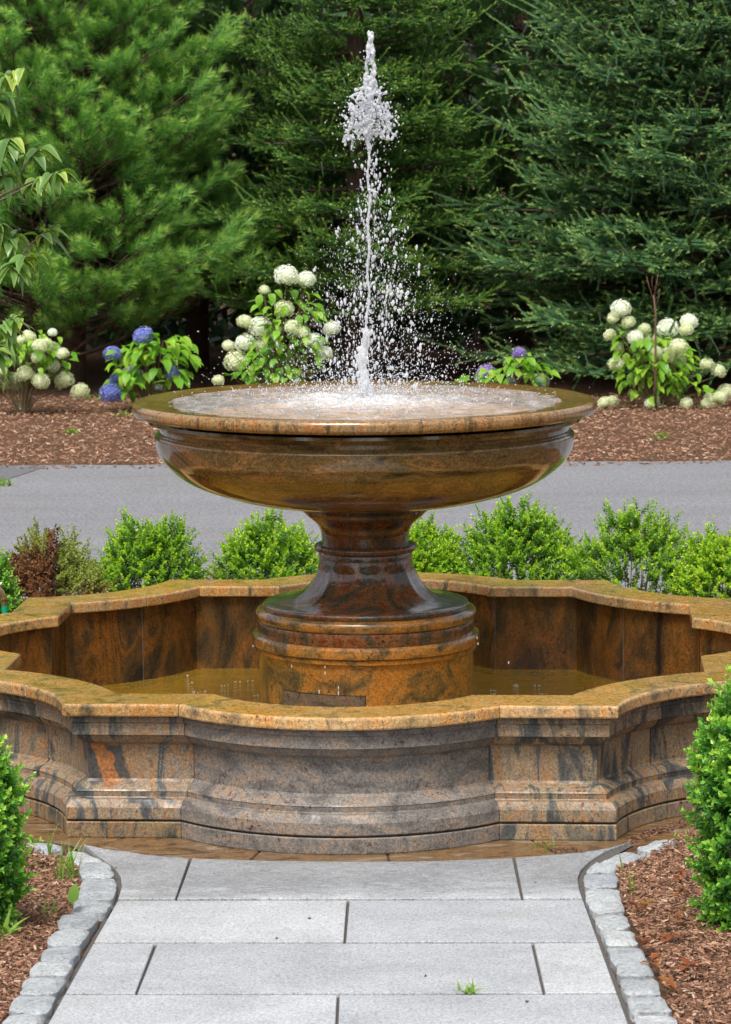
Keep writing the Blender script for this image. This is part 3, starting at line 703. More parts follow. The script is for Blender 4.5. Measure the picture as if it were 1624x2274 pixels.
def jet():
    random.seed(11); L = []; K = 1/517.
    def add(px, py, r, ry=None, sq=1.0, d=0, tl=0): L.append((jp(px, py, d), (r*K, (ry or r)*K, r*sq*K), tl))
    # thin rising stream
    def cxl(y):
        pts = [(870, 812), (800, 806), (760, 812), (680, 818), (560, 818), (440, 820), (330, 818), (240, 822), (180, 822), (72, 824)]
        for (y1, x1), (y2, x2) in zip(pts, pts[1:]):
            if y2 <= y <= y1: return x2+(x1-x2)*(y-y2)/(y1-y2)
        return 820
    y = 872
    while y > 330:
        r = 10 if y > 830 else (8 + 6*math.exp(-((y-795)/16)**2) if y > 735 else 3.3)
        add(cxl(y)+2.2*math.sin(y*.06)+random.uniform(-1, 1), y, r*random.uniform(.75, 1.2), sq=random.uniform(1.2, 2.0)); y -= 3.2
    for _ in range(60):
        py = random.uniform(730, 872); add(cxl(py)+random.gauss(0, 7), py, random.uniform(2, 5.5), sq=1.6, d=random.gauss(0, .012))
    # upper ragged column
    for py in np.arange(330, 185, -2.6):
        add(cxl(py)+random.gauss(0, 2.5), py, random.uniform(3.5, 7), sq=1.3)
    # plume around y 195..300
    for _ in range(430):
        t = random.random(); py = 192+t*118; wv = 24+36*math.sin(min(1, t*1.25)*PI*.62)
        px = 821+random.gauss(0, wv*.66); r = random.uniform(1.4, 4.6)
        if abs(px-821) > wv*1.1: r *= .45
        add(px, py, r, sq=random.uniform(.8, 1.9), d=random.gauss(0, .035), tl=random.uniform(-.6, .6))
    for cxp, cyp, sp, n in ((790, 275, 9, 30), (769, 300, 4, 14), (862, 262, 9, 26), (820, 208, 13, 40), (812, 282, 7, 24)):
        for _ in range(n): add(random.gauss(cxp, sp), random.gauss(cyp, sp*1.4), random.uniform(1.5, 4.5), sq=1.3, d=random.gauss(0, .02))
    for _ in range(26):
        a_ = random.uniform(-.3, PI+.3); r0 = random.uniform(20, 40); x0 = 821+math.cos(a_)*r0; y0 = 262-math.sin(a_)*r0*.9; ln = random.uniform(14, 34); dx = math.cos(a_)*random.uniform(.2, .9)
        for q in range(14): add(x0+dx*ln*q/13+random.gauss(0, .7), y0+ln*(q/13-.35)+random.gauss(0, .7), random.uniform(1.0, 2.6), sq=1.5, d=random.gauss(0, .02))
    # crown above the plume: two ropes meeting in a tip
    for py in np.arange(200, 70, -2.2):
        f = (py-72)/128.; wv = 2+13*f**.7
        for sgn in (-1, 1): add(823+sgn*wv*.75+2*math.sin(py*.17+sgn), py, random.uniform(2.2, 4.6), sq=1.4, d=random.gauss(0, .006))
        if random.random() < .55: add(823+random.uniform(-wv, wv), py, random.uniform(2.5, 6), sq=1.2, d=random.gauss(0, .012))
    # side ligaments lower down
    for x0, y0, x1, y1 in ((795, 442, 815, 530), (818, 420, 835, 425), (800, 398, 815, 455), (786, 290, 780, 330), (765, 310, 768, 322), (838, 350, 822, 390)):
        for k in range(20):
            t = k/19; add(x0+(x1-x0)*t+random.gauss(0, 1.6), y0+(y1-y0)*t+random.gauss(0, 1.5), random.uniform(1.3, 3.2), sq=1.4, d=random.gauss(0, .008))
    # splash crown at the foot
    for _ in range(150):
        a_ = random.random()*2*PI; rr = abs(random.gauss(0, .10)); h = abs(random.gauss(0, .018))*math.exp(-rr*3)
        p = Vector((rr*math.cos(a_), rr*math.sin(a_), Z(1.016)+h)); r = random.uniform(2.0, 6)*K; L.append((p, (r, r, r*random.uniform(.5, 1.6)), 0))
    v, f = blobs(L, 1); me = mesh_np('water_jet', v, f)
    o = link('water_jet', me, M_jet)
    md = o.modifiers.new('weld', 'REMESH'); md.mode = 'VOXEL'; md.voxel_size = .0028; md.use_smooth_shade = True
    dg = bpy.context.evaluated_depsgraph_get(); me2 = bpy.data.meshes.new_from_object(o.evaluated_get(dg)); o.modifiers.clear(); o.data = me2
    bm = bmesh.new(); bm.from_mesh(me2); seen = set(); best = []
    for v0 in bm.verts:
        if v0 in seen: continue
        st = [v0]; seen.add(v0); isl = []; 
        while st:
            q = st.pop(); isl.append(q)
            for e in q.link_edges:
                u = e.other_vert(q)
                if u not in seen: seen.add(u); st.append(u)
        if len(isl) > len(best): best = isl
    keep = set(best); rest = [q for q in bm.verts if q not in keep]; ix = {q: i for i, q in enumerate(rest)}
    SHED.append((np.array([q.co[:] for q in rest]), [[ix[q] for q in f.verts] for f in bm.faces if f.verts[0] in ix]))
    bmesh.ops.delete(bm, geom=[q for q in bm.verts if q not in keep], context='VERTS'); bm.to_mesh(me2); bm.free()
    if not me2.materials: me2.materials.append(M_jet)
    tag(o, 'tall white jet of water shooting up from the middle of the bowl', 'water jet')
jet()
def spray():
    random.seed(5); B = []; Sm = []; K = 1/517.
    def add(px, py, r, d, sq, tl=0, big=False): (B if big else Sm).append((jp(px, py, d), (r*K, r*K, r*sq*K), tl))
    # falling curtain of larger drops
    for _ in range(780):
        t = random.random()**.6; py = 330+t*540; wv = 22+105*t**1.1
        px = 832+random.gauss(0, wv*.62); r = random.choice((.9, 1.1, 1.3, 1.7, 2.2, 2.9))*random.uniform(.8, 1.15)
        add(px, py, r, random.gauss(0, wv*.62*K), random.uniform(1.4, 2.6), (px-832)*.0012, r > 2)
    for _ in range(42):
        py = random.uniform(500, 860); px = 838+random.gauss(0, 60); r = random.uniform(2.6, 4.4)
        for q in range(random.randint(1, 3)): add(px+random.gauss(0, 3), py+random.gauss(0, 5), r*random.uniform(.6, 1), random.gauss(0, .08), random.uniform(1.1, 1.7), 0, True)
    # fine spray
    for _ in range(3600):
        t = random.random()**.5; py = 400+t*480; wv = 40+210*t**1.6
        px = 822+random.gauss(0, wv*.75); r = random.uniform(.45, 1.0)
        add(px, py, r, random.gauss(0, min(.75, wv*.75*K)), random.uniform(1.2, 3.2), max(-.9, min(.9, (px-822)*.0025)))
    for _ in range(900):
        px = 822+random.gauss(0, 115); py = 872-abs(random.gauss(0, 45)); add(px, py, random.uniform(.7, 1.7), random.gauss(0, .22), random.uniform(1, 1.6), random.uniform(-1, 1))
    # specks around the plume
    for _ in range(420):
        a_ = random.random()*2*PI; rr = abs(random.gauss(0, 1)); px = 822+math.cos(a_)*rr*42; py = 262+math.sin(a_)*rr*42
        add(px, py, random.uniform(.7, 2.0), random.gauss(0, .06), random.uniform(1, 1.6), random.uniform(-1, 1))
    for _ in range(150): add(822+random.gauss(0, 14), random.uniform(100, 420), random.uniform(.7, 2), random.gauss(0, .02), 1.4)
    # splashes over the bowl's water
    for _ in range(600):
        a_ = random.random()*2*PI; rr = min(.78, abs(random.gauss(0, .34))); h = abs(random.gauss(0, .03))
        Sm.append((Vector((rr*math.cos(a_), rr*math.sin(a_), Z(1.022)+h)), tuple([random.uniform(.8, 2.2)*K]*2+[random.uniform(.8, 3)*K]), random.uniform(-1, 1)))
    v, f = blobs([b for b in Sm], 1); v2, f2 = blobs(B, 2)
    V = np.concatenate([v, v2]); fs, sq_ = SHED[0][0], np.array([q for q in SHED[0][1] if len(q) == 4])
    tri_ = np.concatenate([sq_[:, [0, 1, 2]], sq_[:, [0, 2, 3]]])+len(V); V = np.concatenate([V, fs])
    me = mesh_np('water_spray', V, np.concatenate([f, f2+len(v), tri_]), None, True)
    tag(link('water_spray', me, M_drop), 'scattered white drops falling around the water jet', 'water drops', kind='stuff')
    # drips from the bowl foot and ledge
    D = []
    for x, y in ((748, 1135), (748, 1150), (935, 1150), (938, 1165), (941, 1180), (925, 1140), (960, 1155), (930, 1200), (648, 1480), (722, 1482), (722, 1495), (709, 1537), (752, 1528), (752, 1540), (1060, 1417), (1062, 1430), (562, 1435), (955, 1210), (1130, 1472), (948, 1222), (937, 1235)):
        D.append((jp(x, y, -.50 if y > 1300 else -.18), (1.5*K, 1.5*K, random.uniform(2.5, 6)*K), 0))
    random.seed(8)
    for x, y in ((423, 1517), (530, 1515), (433, 1538), (452, 1536), (557, 1512), (497, 1522), (1097, 1534), (1146, 1521), (1149, 1524), (1195, 1523), (1097, 1541), (566, 1545), (1208, 1541), (418, 1500)):
        p = on_ground(x, y, G-.403)
        for q in range(5): D.append((p+Vector((random.gauss(0, .010), random.gauss(0, .012), 0)), (1.9*K, 1.9*K, .9*K), 0))
    v, f = blobs(D, 1)
    tag(link('water_drips', mesh_np('water_drips', v, f, None, True), M_drop), 'small drips under the bowl and bubbles on the basin water', 'water drops', kind='stuff')
spray()

# ------------------------------------------------------------------ foliage builders (numpy)
class Cloud:
    def __init__(s): s.V = []; s.F = []; s.T = []; s.n = 0
    def tri(s, P, T):            # P (m,3,3), T (m,)
        m = len(P); s.V.append(P.reshape(-1, 3)); s.T.append(np.repeat(T, 3)); s.F.append(np.arange(m*3).reshape(-1, 3)+s.n); s.n += m*3
    def mesh(s, name): return mesh_np(name, np.concatenate(s.V), np.concatenate(s.F), np.concatenate(s.T))
def unit(v): return v/np.maximum(1e-9, np.linalg.norm(v, axis=-1, keepdims=True))
def frame(d):
    h = np.where(np.abs(d[..., 2:3]) < .9, np.array([0, 0, 1.]), np.array([1., 0, 0])); a = unit(np.cross(d, h)); return a, np.cross(d, a)
def brush(cl, p0, p1, per_m, nl, nw, fwd, t0, t1, rg, flat=0.0, body=0):
    """needles around an axis p0->p1"""
    p0 = np.array(p0, float); p1 = np.array(p1, float); L = np.linalg.norm(p1-p0); m = max(4, int(per_m*L))
    d = (p1-p0)/L; a, b = frame(d); s = rg.random(m); s = np.sort(s); ph = rg.random(m)*2*PI
    rad = np.outer(np.cos(ph), a)+np.outer(np.sin(ph), b)
    if flat: rad[:, 2] *= (1-flat)
    nd = unit(rad+d*fwd); base = p0+np.outer(s, p1-p0); ln = nl*(.75+.4*rg.random(m))[:, None]
    side = unit(np.cross(nd, rg.normal(size=(m, 3))))*nw*.5
    P = np.stack([base-side, base+side, base+nd*ln], 1)
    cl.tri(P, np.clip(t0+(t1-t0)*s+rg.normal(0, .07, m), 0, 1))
    # axis
    r = nw*(1.5 if body else .8); A = p0; B = p1
    v = [a*r, (-a*.5+b*.87)*r, (-a*.5-b*.87)*r]
    T = []
    for k in range(3): T.append([A+v[k], A+v[(k+1) % 3], B])
    cl.tri(np.array(T), np.full(3, t0*.8))

def spruce_branch(seed, L=1.0, dens=1.0):
    rg = np.random.default_rng(seed); cl = Cloud()
    NL, NW = .021, .0062
    def ax(s): return np.array([s*L, .05*L*math.sin(s*3+seed), L*(-.20*s+.20*s*s)])
    pts = [ax(s) for s in np.linspace(0, 1, 9)]
    for i in range(2, 8): brush(cl, pts[i], pts[i+1], 150*dens, NL, NW, 1.2, .1, .2, rg)
    tip = pts[-1]; e = tip+np.array([.20, rg.normal(0, .03), .11]); brush(cl, tip, e, 320*dens, NL, NW, 1.5, .7, 1, rg, body=1)
    s = .16
    while s < .985:
        p = ax(s)
        for sg in (-1, 1):
            ll = min(.48, (.13+.42*(1-s)))*rg.uniform(.75, 1.15); an = math.radians(rg.uniform(40, 64))*sg
            d = unit(np.array([math.cos(an), math.sin(an), rg.uniform(-.10, .25)])); q = p; n = max(1, int(ll/.11))
            for k in range(n):
                d2 = unit(d+np.array([0, 0, -.04+.07*k])); q2 = q+d2*(ll/n); last = (k == n-1)
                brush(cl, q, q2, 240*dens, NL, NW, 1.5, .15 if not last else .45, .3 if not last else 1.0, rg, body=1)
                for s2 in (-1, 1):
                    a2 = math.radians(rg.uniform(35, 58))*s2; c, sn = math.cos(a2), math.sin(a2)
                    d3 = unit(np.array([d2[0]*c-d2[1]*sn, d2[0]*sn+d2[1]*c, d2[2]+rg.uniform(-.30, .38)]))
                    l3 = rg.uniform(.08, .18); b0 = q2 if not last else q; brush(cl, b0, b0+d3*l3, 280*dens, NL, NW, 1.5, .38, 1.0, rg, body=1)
                if rg.random() < .25:
                    d3 = unit(d2*.5+np.array([0, 0, -1.0])); brush(cl, q2, q2+d3*rg.uniform(.07, .13), 200*dens, NL*.9, NW, 1.4, .1, .4, rg)
                if rg.random() < .40:
                    d3 = unit(d2*.8+np.array([0, 0, .9])); brush(cl, q2, q2+d3*rg.uniform(.07, .14), 260*dens, NL, NW, 1.5, .5, 1, rg, body=1)
                q = q2
        s += .098/L*rg.uniform(.85, 1.2)
    return cl.mesh('spruce_branch'), pts
def pine_branch(seed, L=1.0, dens=1.0):
    rg = np.random.default_rng(seed); cl = Cloud()
    def ax(s): return np.array([s*L, .07*L*math.sin(s*4+seed), L*(.02*s+.22*s*s)])
    pts = [ax(s) for s in np.linspace(0, 1, 9)]; sticks = []
    def tuft(p, d, l):
        d = unit(d); e = p+d*l; brush(cl, p, e, 430*dens, .080, .0042, 1.15, .25, .8, rg)
        brush(cl, e-d*.02, e, 1100*dens, .065, .0042, 2.4, .85, 1.0, rg)
    tuft(pts[-1], pts[-1]-pts[-2], .2)
    s = .25
    while s < .97:
        p = ax(s)
        for sg in (-1, 1):
            ll = (.14+.45*(1-s))*rg.uniform(.7, 1.15); an = math.radians(rg.uniform(35, 60))*sg
            d = unit(np.array([math.cos(an), math.sin(an), rg.uniform(.05, .5)])); q = p+d*ll
            sticks.append((p, q)); tuft(q, d+np.array([0, 0, .35]), rg.uniform(.13, .22))
            for k in range(2):
                a2 = rg.uniform(-.9, .9); f = rg.uniform(.35, .85); qq = p+d*ll*f
                d3 = unit(np.array([d[0]*math.cos(a2)-d[1]*math.sin(a2), d[0]*math.sin(a2)+d[1]*math.cos(a2), rg.uniform(.1, .8)]))
                e = qq+d3*rg.uniform(.04, .12); sticks.append((qq, e)); tuft(e, d3, rg.uniform(.10, .18))
        s += .11/L*rg.uniform(.8, 1.2)
    return cl.mesh('pine_branch'), pts, sticks
SPR = [spruce_branch(i, 1.0) for i in range(5)]
PIN = [pine_branch(20+i, 1.0) for i in range(4)]
def limb_mesh(pts, sticks=(), r0=.016):
    parts = [tube(pts, [r0*(1-.85*i/(len(pts)-1)) for i in range(len(pts))], 5)]
    for a_, b_ in sticks: parts.append(tube([a_, b_], [.004, .0025], 3))
    v, f = join(parts); return mesh_np('limb', v, f, smooth=True)
SPL = [limb_mesh(p) for _, p in SPR]; PIL = [limb_mesh(p, s) for _, p, s in PIN]
def conifer(name, kind, base, H, Rb, zlo, mat, label, group, seed, whorl=.23, per=9, shape=1.15, back=.55):
    rg = random.Random(seed); root = empty(name, base); tag(root, label, 'tree', group)
    v, f = tube([(0, 0, -.05), (.03, 0, H*.3), (0, .02, H*.7), (0, 0, H)], [.13, .10, .05, .01], 10)
    link('trunk', mesh_np('trunk', v, f, smooth=True), M_bark, root)
    z = zlo; cnt = 0
    meshes = {}
    while z < H-.3:
        f = (z/H); L = Rb*(1-f)**.75*(1.0 if z > zlo+.3 else .92)
        vis = z < 4.6
        n = per if vis else max(4, per-3); a0 = rg.random()*2*PI
        for k in range(n):
            a_ = a0+2*PI*k/n+rg.uniform(-.25, .25)
            toward = -math.sin(a_)      # 1 facing the camera
            if toward < -.25 and rg.random() < back: continue
            if vis and rg.random() < .10: continue
            i = rg.randrange(5 if kind == 'spruce' else 4)
            br = bpy.data.objects.new('branch', None)
            src = SPR[i][0] if kind == 'spruce' else PIN[i][0]; lm = SPL[i] if kind == 'spruce' else PIL[i]
            key = (i, mat.name)
            if key not in meshes:
                me = src.copy(); me.materials.clear(); me.materials.append(mat); meshes[key] = me
            l = L*rg.uniform(.82, 1.12)
            o = bpy.data.objects.new('branch', meshes[key]); C.objects.link(o); o.parent = root
            up = rg.uniform(-.12, .10)+(.30*f if kind == 'spruce' else .18+.3*f)
            o.location = (0, 0, z+rg.uniform(-.07, .07)); o.rotation_euler = (rg.uniform(-.25, .25), -up, a_); o.scale = (l, l*.95 if l < 1.3 else l*.85, l if l < 1.2 else 1.1*l**.5)
            lo = bpy.data.objects.new('limb', lm); C.objects.link(lo); lo.parent = o
            if not lm.materials: lm.materials.append(M_bark)
            cnt += 1
        z += whorl*(1 if vis else 1.5)
    return cnt
def tb(px, y): p = at_y(px, 900, y); return (p.x, y, 0)
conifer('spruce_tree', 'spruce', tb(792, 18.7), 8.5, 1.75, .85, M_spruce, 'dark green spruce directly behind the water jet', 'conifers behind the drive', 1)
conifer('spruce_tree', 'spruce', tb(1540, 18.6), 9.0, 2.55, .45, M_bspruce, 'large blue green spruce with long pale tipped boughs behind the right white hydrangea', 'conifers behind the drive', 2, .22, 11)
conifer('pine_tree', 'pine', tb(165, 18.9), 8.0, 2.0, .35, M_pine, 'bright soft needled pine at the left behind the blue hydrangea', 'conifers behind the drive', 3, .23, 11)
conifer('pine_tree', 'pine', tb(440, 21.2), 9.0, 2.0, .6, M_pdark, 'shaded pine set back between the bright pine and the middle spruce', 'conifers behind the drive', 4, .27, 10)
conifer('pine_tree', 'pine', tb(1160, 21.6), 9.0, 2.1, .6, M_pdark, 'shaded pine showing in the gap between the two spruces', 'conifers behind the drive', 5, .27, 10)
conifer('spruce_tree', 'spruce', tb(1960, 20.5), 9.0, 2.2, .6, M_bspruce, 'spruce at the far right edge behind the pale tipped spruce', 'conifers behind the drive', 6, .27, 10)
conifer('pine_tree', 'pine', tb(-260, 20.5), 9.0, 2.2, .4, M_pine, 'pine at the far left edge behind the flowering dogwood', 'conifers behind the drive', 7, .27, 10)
def far_wood():
    rg = np.random.default_rng(77); cl = Cloud(); m = 60000
    c = np.c_[rg.uniform(-14, 14, m), rg.uniform(23.5, 28, m), 9.5*rg.random(m)**1.1]
    d = unit(rg.normal(size=(m, 3))+np.array([0, -.3, -.2])); n = unit(rg.normal(size=(m, 3)))
    sd = unit(np.cross(d, n)); L = rg.uniform(.22, .5, m)[:, None]
    cl.tri(np.stack([c-sd*L*.16, c+sd*L*.16, c+d*L], 1), np.clip(rg.normal(.3, .18, m), 0, 1))
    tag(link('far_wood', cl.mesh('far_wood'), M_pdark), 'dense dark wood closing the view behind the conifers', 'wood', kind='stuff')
far_wood()
def added_tree_belt():  # unseen trees added on the camera side to dim low sky reflections
    rg = np.random.default_rng(78); cl = Cloud(); m = 26000
    th = rg.uniform(PI*.97, PI*2.03, m); rr = rg.uniform(25, 29, m); top = 7.5+2.5*np.sin(th*9)+1.5*np.sin(th*23)
    c = np.c_[rr*np.cos(th), -6+rr*np.sin(th)*.95, .6+top*rg.random(m)]
    c = c[c[:, 1] < 10]; m = len(c)
    d = unit(rg.normal(size=(m, 3))+np.array([0, 0, -.2])); n = unit(rg.normal(size=(m, 3)))
    sd = unit(np.cross(d, n)); L = rg.uniform(.6, 1.1, m)[:, None]
    cl.tri(np.stack([c-sd*L*.3, c+sd*L*.3, c+d*L], 1), np.clip(rg.normal(.35, .18, m), 0, 1))
    tag(link('added_tree_belt', cl.mesh('added_tree_belt'), M_spruce), 'unseen belt of trees added behind the camera to darken sky reflections', 'wood', kind='stuff')
added_tree_belt()

# ------------------------------------------------------------------ boxwoods
def leaves(cl, P, D, Nn, ln, wd, T, fold=.35):
    """P base (m,3), D dir, Nn up normal; two folded quads"""
    D = unit(D); Sd = unit(np.cross(D, Nn)); Up = np.cross(Sd, D)
    ln = np.asarray(ln).reshape(-1, 1); wd = np.asarray(wd).reshape(-1, 1)
    mid = P+D*ln*.55; l = mid-Sd*wd*.5+Up*wd*fold; r = mid+Sd*wd*.5+Up*wd*fold; tip = P+D*ln-Up*wd*.12
    l0 = P+D*ln*.22-Sd*wd*.36+Up*wd*fold*.6; r0 = P+D*ln*.22+Sd*wd*.36+Up*wd*fold*.6
    cl.tri(np.stack([P, tip, l], 1), T); cl.tri(np.stack([P, r, tip], 1), T)
    cl.tri(np.stack([P, l, l0], 1), T); cl.tri(np.stack([P, r0, r], 1), T)
def bush(name, base, w_, h_, seed, mat, label, group, nsp=700, lf=.021, dead=None, d_=None, tipb=.0, spike=.22):
    rg = np.random.default_rng(seed); cl = Cloud(); d_ = d_ or w_; stems = []; off = rg.uniform(0, 50)
    for i in range(nsp):
        az = rg.random()*2*PI
        lump = noise.noise(Vector((math.cos(az)*1.3+off, math.sin(az)*1.3, 0)))
        q = rg.random()**.5                         # distance from the axis, 0..1
        lx = q*math.cos(az); ly = q*math.sin(az)
        loc = noise.noise(Vector((lx*2.6+off, ly*2.6, 3.0)))
        hs = h_*(.94+.26*loc)*(1-.34*q**4); 
        edge = (1+.35*lump)
        if rg.random() < .40: hh = hs*rg.uniform(.80, 1.0)
        else: hh = hs*rg.uniform(.06, .95)**1.25; q2 = max(q, .50+.45*rg.random()); lx, ly = q2*math.cos(az), q2*math.sin(az)
        k = (.86+.26*math.sin(min(1, hh/h_*1.15)*PI))*edge*.54
        X, Y = lx*w_*k, ly*d_*k
        L = rg.uniform(.05, .10)*(h_/.75)**.5
        if rg.random() < spike and hh > .6*hs: L *= 1.5; hh += .05*rg.random()
        tipp = np.array([X, Y, max(.03, hh)])
        dr = unit(np.array([lx*1.0, ly*1.0, .35+.75*hh/h_])+rg.normal(0, .22, 3))
        p0 = tipp-dr*L; bend = rg.normal(0, .015, 3); m = int(L/.0085); s = (np.arange(m)+.5)/m
        ax = p0+np.outer(s, dr*L)+np.outer(s*s, bend)
        a, b = frame(dr); ph = (np.arange(m) % 2)*PI/2+rg.random()*PI+rg.normal(0, .3, m); tt = rg.normal(0, .12)+tipb
        for sg in (0, PI):
            rad = np.outer(np.cos(ph+sg), a)+np.outer(np.sin(ph+sg), b)
            D = unit(rad*(1.25-.75*s[:, None]**2)+dr*(.35+.65*s[:, None])+rg.normal(0, .18, (m, 3)))
            ll = lf*(1.05-.25*s)*rg.uniform(.8, 1.15, m)
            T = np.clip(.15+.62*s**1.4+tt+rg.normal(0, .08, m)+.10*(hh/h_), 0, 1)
            if dead is not None: T = dead(tipp, T, rg)
            leaves(cl, ax, D, np.tile(dr, (m, 1))+rg.normal(0, .25, (m, 3)), ll, ll*.62, T, .22)
        if i % 30 == 0: stems.append(tube([(X*.2, Y*.2, 0), (X*.6, Y*.6, hh*.45), tuple(tipp-dr*.03)], [.005, .0035, .0015], 4, False))
    root = empty(name, base); tag(root, label, 'shrub', group)
    o = link('foliage', cl.mesh('foliage'), mat, root); o['kind'] = 'stuff'
    v, f = join(stems); link('stem', mesh_np('stem', v, f), M_bstem, root)
    return root
grp = 'boxwoods planted behind the basin'
def bpx(px, y): p = at_y(px, 1300, y); return (p.x, y, 0)
def ztop(px, py, y): return at_y(px, py, y).z
Kb = 7195/16.6
def brow(px, top, wpx, y, seed, label, **kw):
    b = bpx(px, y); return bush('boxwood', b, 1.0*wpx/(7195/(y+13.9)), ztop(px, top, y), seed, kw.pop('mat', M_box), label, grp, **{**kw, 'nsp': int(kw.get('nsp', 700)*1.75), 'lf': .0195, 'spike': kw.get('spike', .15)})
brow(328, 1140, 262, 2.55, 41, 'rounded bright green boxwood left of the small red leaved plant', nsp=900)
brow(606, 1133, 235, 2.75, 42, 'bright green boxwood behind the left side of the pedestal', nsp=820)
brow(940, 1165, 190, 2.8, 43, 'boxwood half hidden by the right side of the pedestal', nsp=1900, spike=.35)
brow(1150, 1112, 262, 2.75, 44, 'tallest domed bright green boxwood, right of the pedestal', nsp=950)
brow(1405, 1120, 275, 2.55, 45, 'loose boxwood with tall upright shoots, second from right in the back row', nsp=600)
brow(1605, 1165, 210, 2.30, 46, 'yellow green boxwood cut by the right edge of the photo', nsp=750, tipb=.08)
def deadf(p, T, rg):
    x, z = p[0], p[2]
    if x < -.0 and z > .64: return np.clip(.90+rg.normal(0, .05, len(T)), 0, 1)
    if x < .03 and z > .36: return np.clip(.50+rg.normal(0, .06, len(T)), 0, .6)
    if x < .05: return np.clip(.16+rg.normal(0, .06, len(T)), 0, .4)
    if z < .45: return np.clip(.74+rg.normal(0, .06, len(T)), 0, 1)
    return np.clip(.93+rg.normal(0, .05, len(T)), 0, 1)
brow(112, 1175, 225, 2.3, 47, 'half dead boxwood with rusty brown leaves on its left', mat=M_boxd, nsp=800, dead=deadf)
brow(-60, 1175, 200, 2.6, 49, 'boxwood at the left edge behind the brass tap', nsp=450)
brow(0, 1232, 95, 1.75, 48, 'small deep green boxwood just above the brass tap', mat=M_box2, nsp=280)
grp = 'tall boxwoods flanking the path'
pl = on_ground(-100, 2070); pr = on_ground(1712, 2060)
bush('boxwood', (pl.x, pl.y, pl.z), .42, at_y(-20, 1590, pl.y).z-pl.z, 51, M_box2, 'tall boxwood cut by the left edge in front of the basin', grp, nsp=2000, lf=.027)
bush('boxwood', (pr.x, pr.y, pr.z), .44, at_y(1600, 1480, pr.y).z-pr.z, 52, M_box2, 'tall glossy green boxwood at the right edge in front of the basin', grp, nsp=2000, lf=.028, spike=.5)

# ------------------------------------------------------------------ broad leaves
def broad_leaf(name, L, Wd, droop, fold, mat, tb_=.4, te=.7, n=6, wave=.0):
    """leaf along +X, arching down; 2 strips either side of midrib"""
    V = []; T = []; Fs = []
    for i in range(n+1):
        s = i/n; w = Wd*.5*(math.sin(PI*min(1, s**.8*1.0)))**.8*(1-.25*s) if 0 < i < n else .0004
        x = L*s*(1-.12*droop*s); z = L*(.10*s-droop*s*s)
        V += [(x, -w, z+w*fold+wave*math.sin(s*12)), (x, 0, z), (x, w, z+w*fold-wave*math.sin(s*12))]; T += [te-.1*(1-s), tb_+.15*s, te-.1*(1-s)]
    for i in range(n):
        for k in (0, 1): Fs.append([i*3+k, (i+1)*3+k, (i+1)*3+k+1, i*3+k+1])
    me = mesh_np(name, np.array(V), np.array(Fs), T, True); me.materials.append(mat); return me
def aim(o, d, roll=0):
    d = Vector(d).normalized(); q = d.to_track_quat('X', 'Z'); o.rotation_mode = 'QUATERNION'; o.rotation_quaternion = q @ Matrix.Rotation(roll, 3, 'X').to_quaternion()
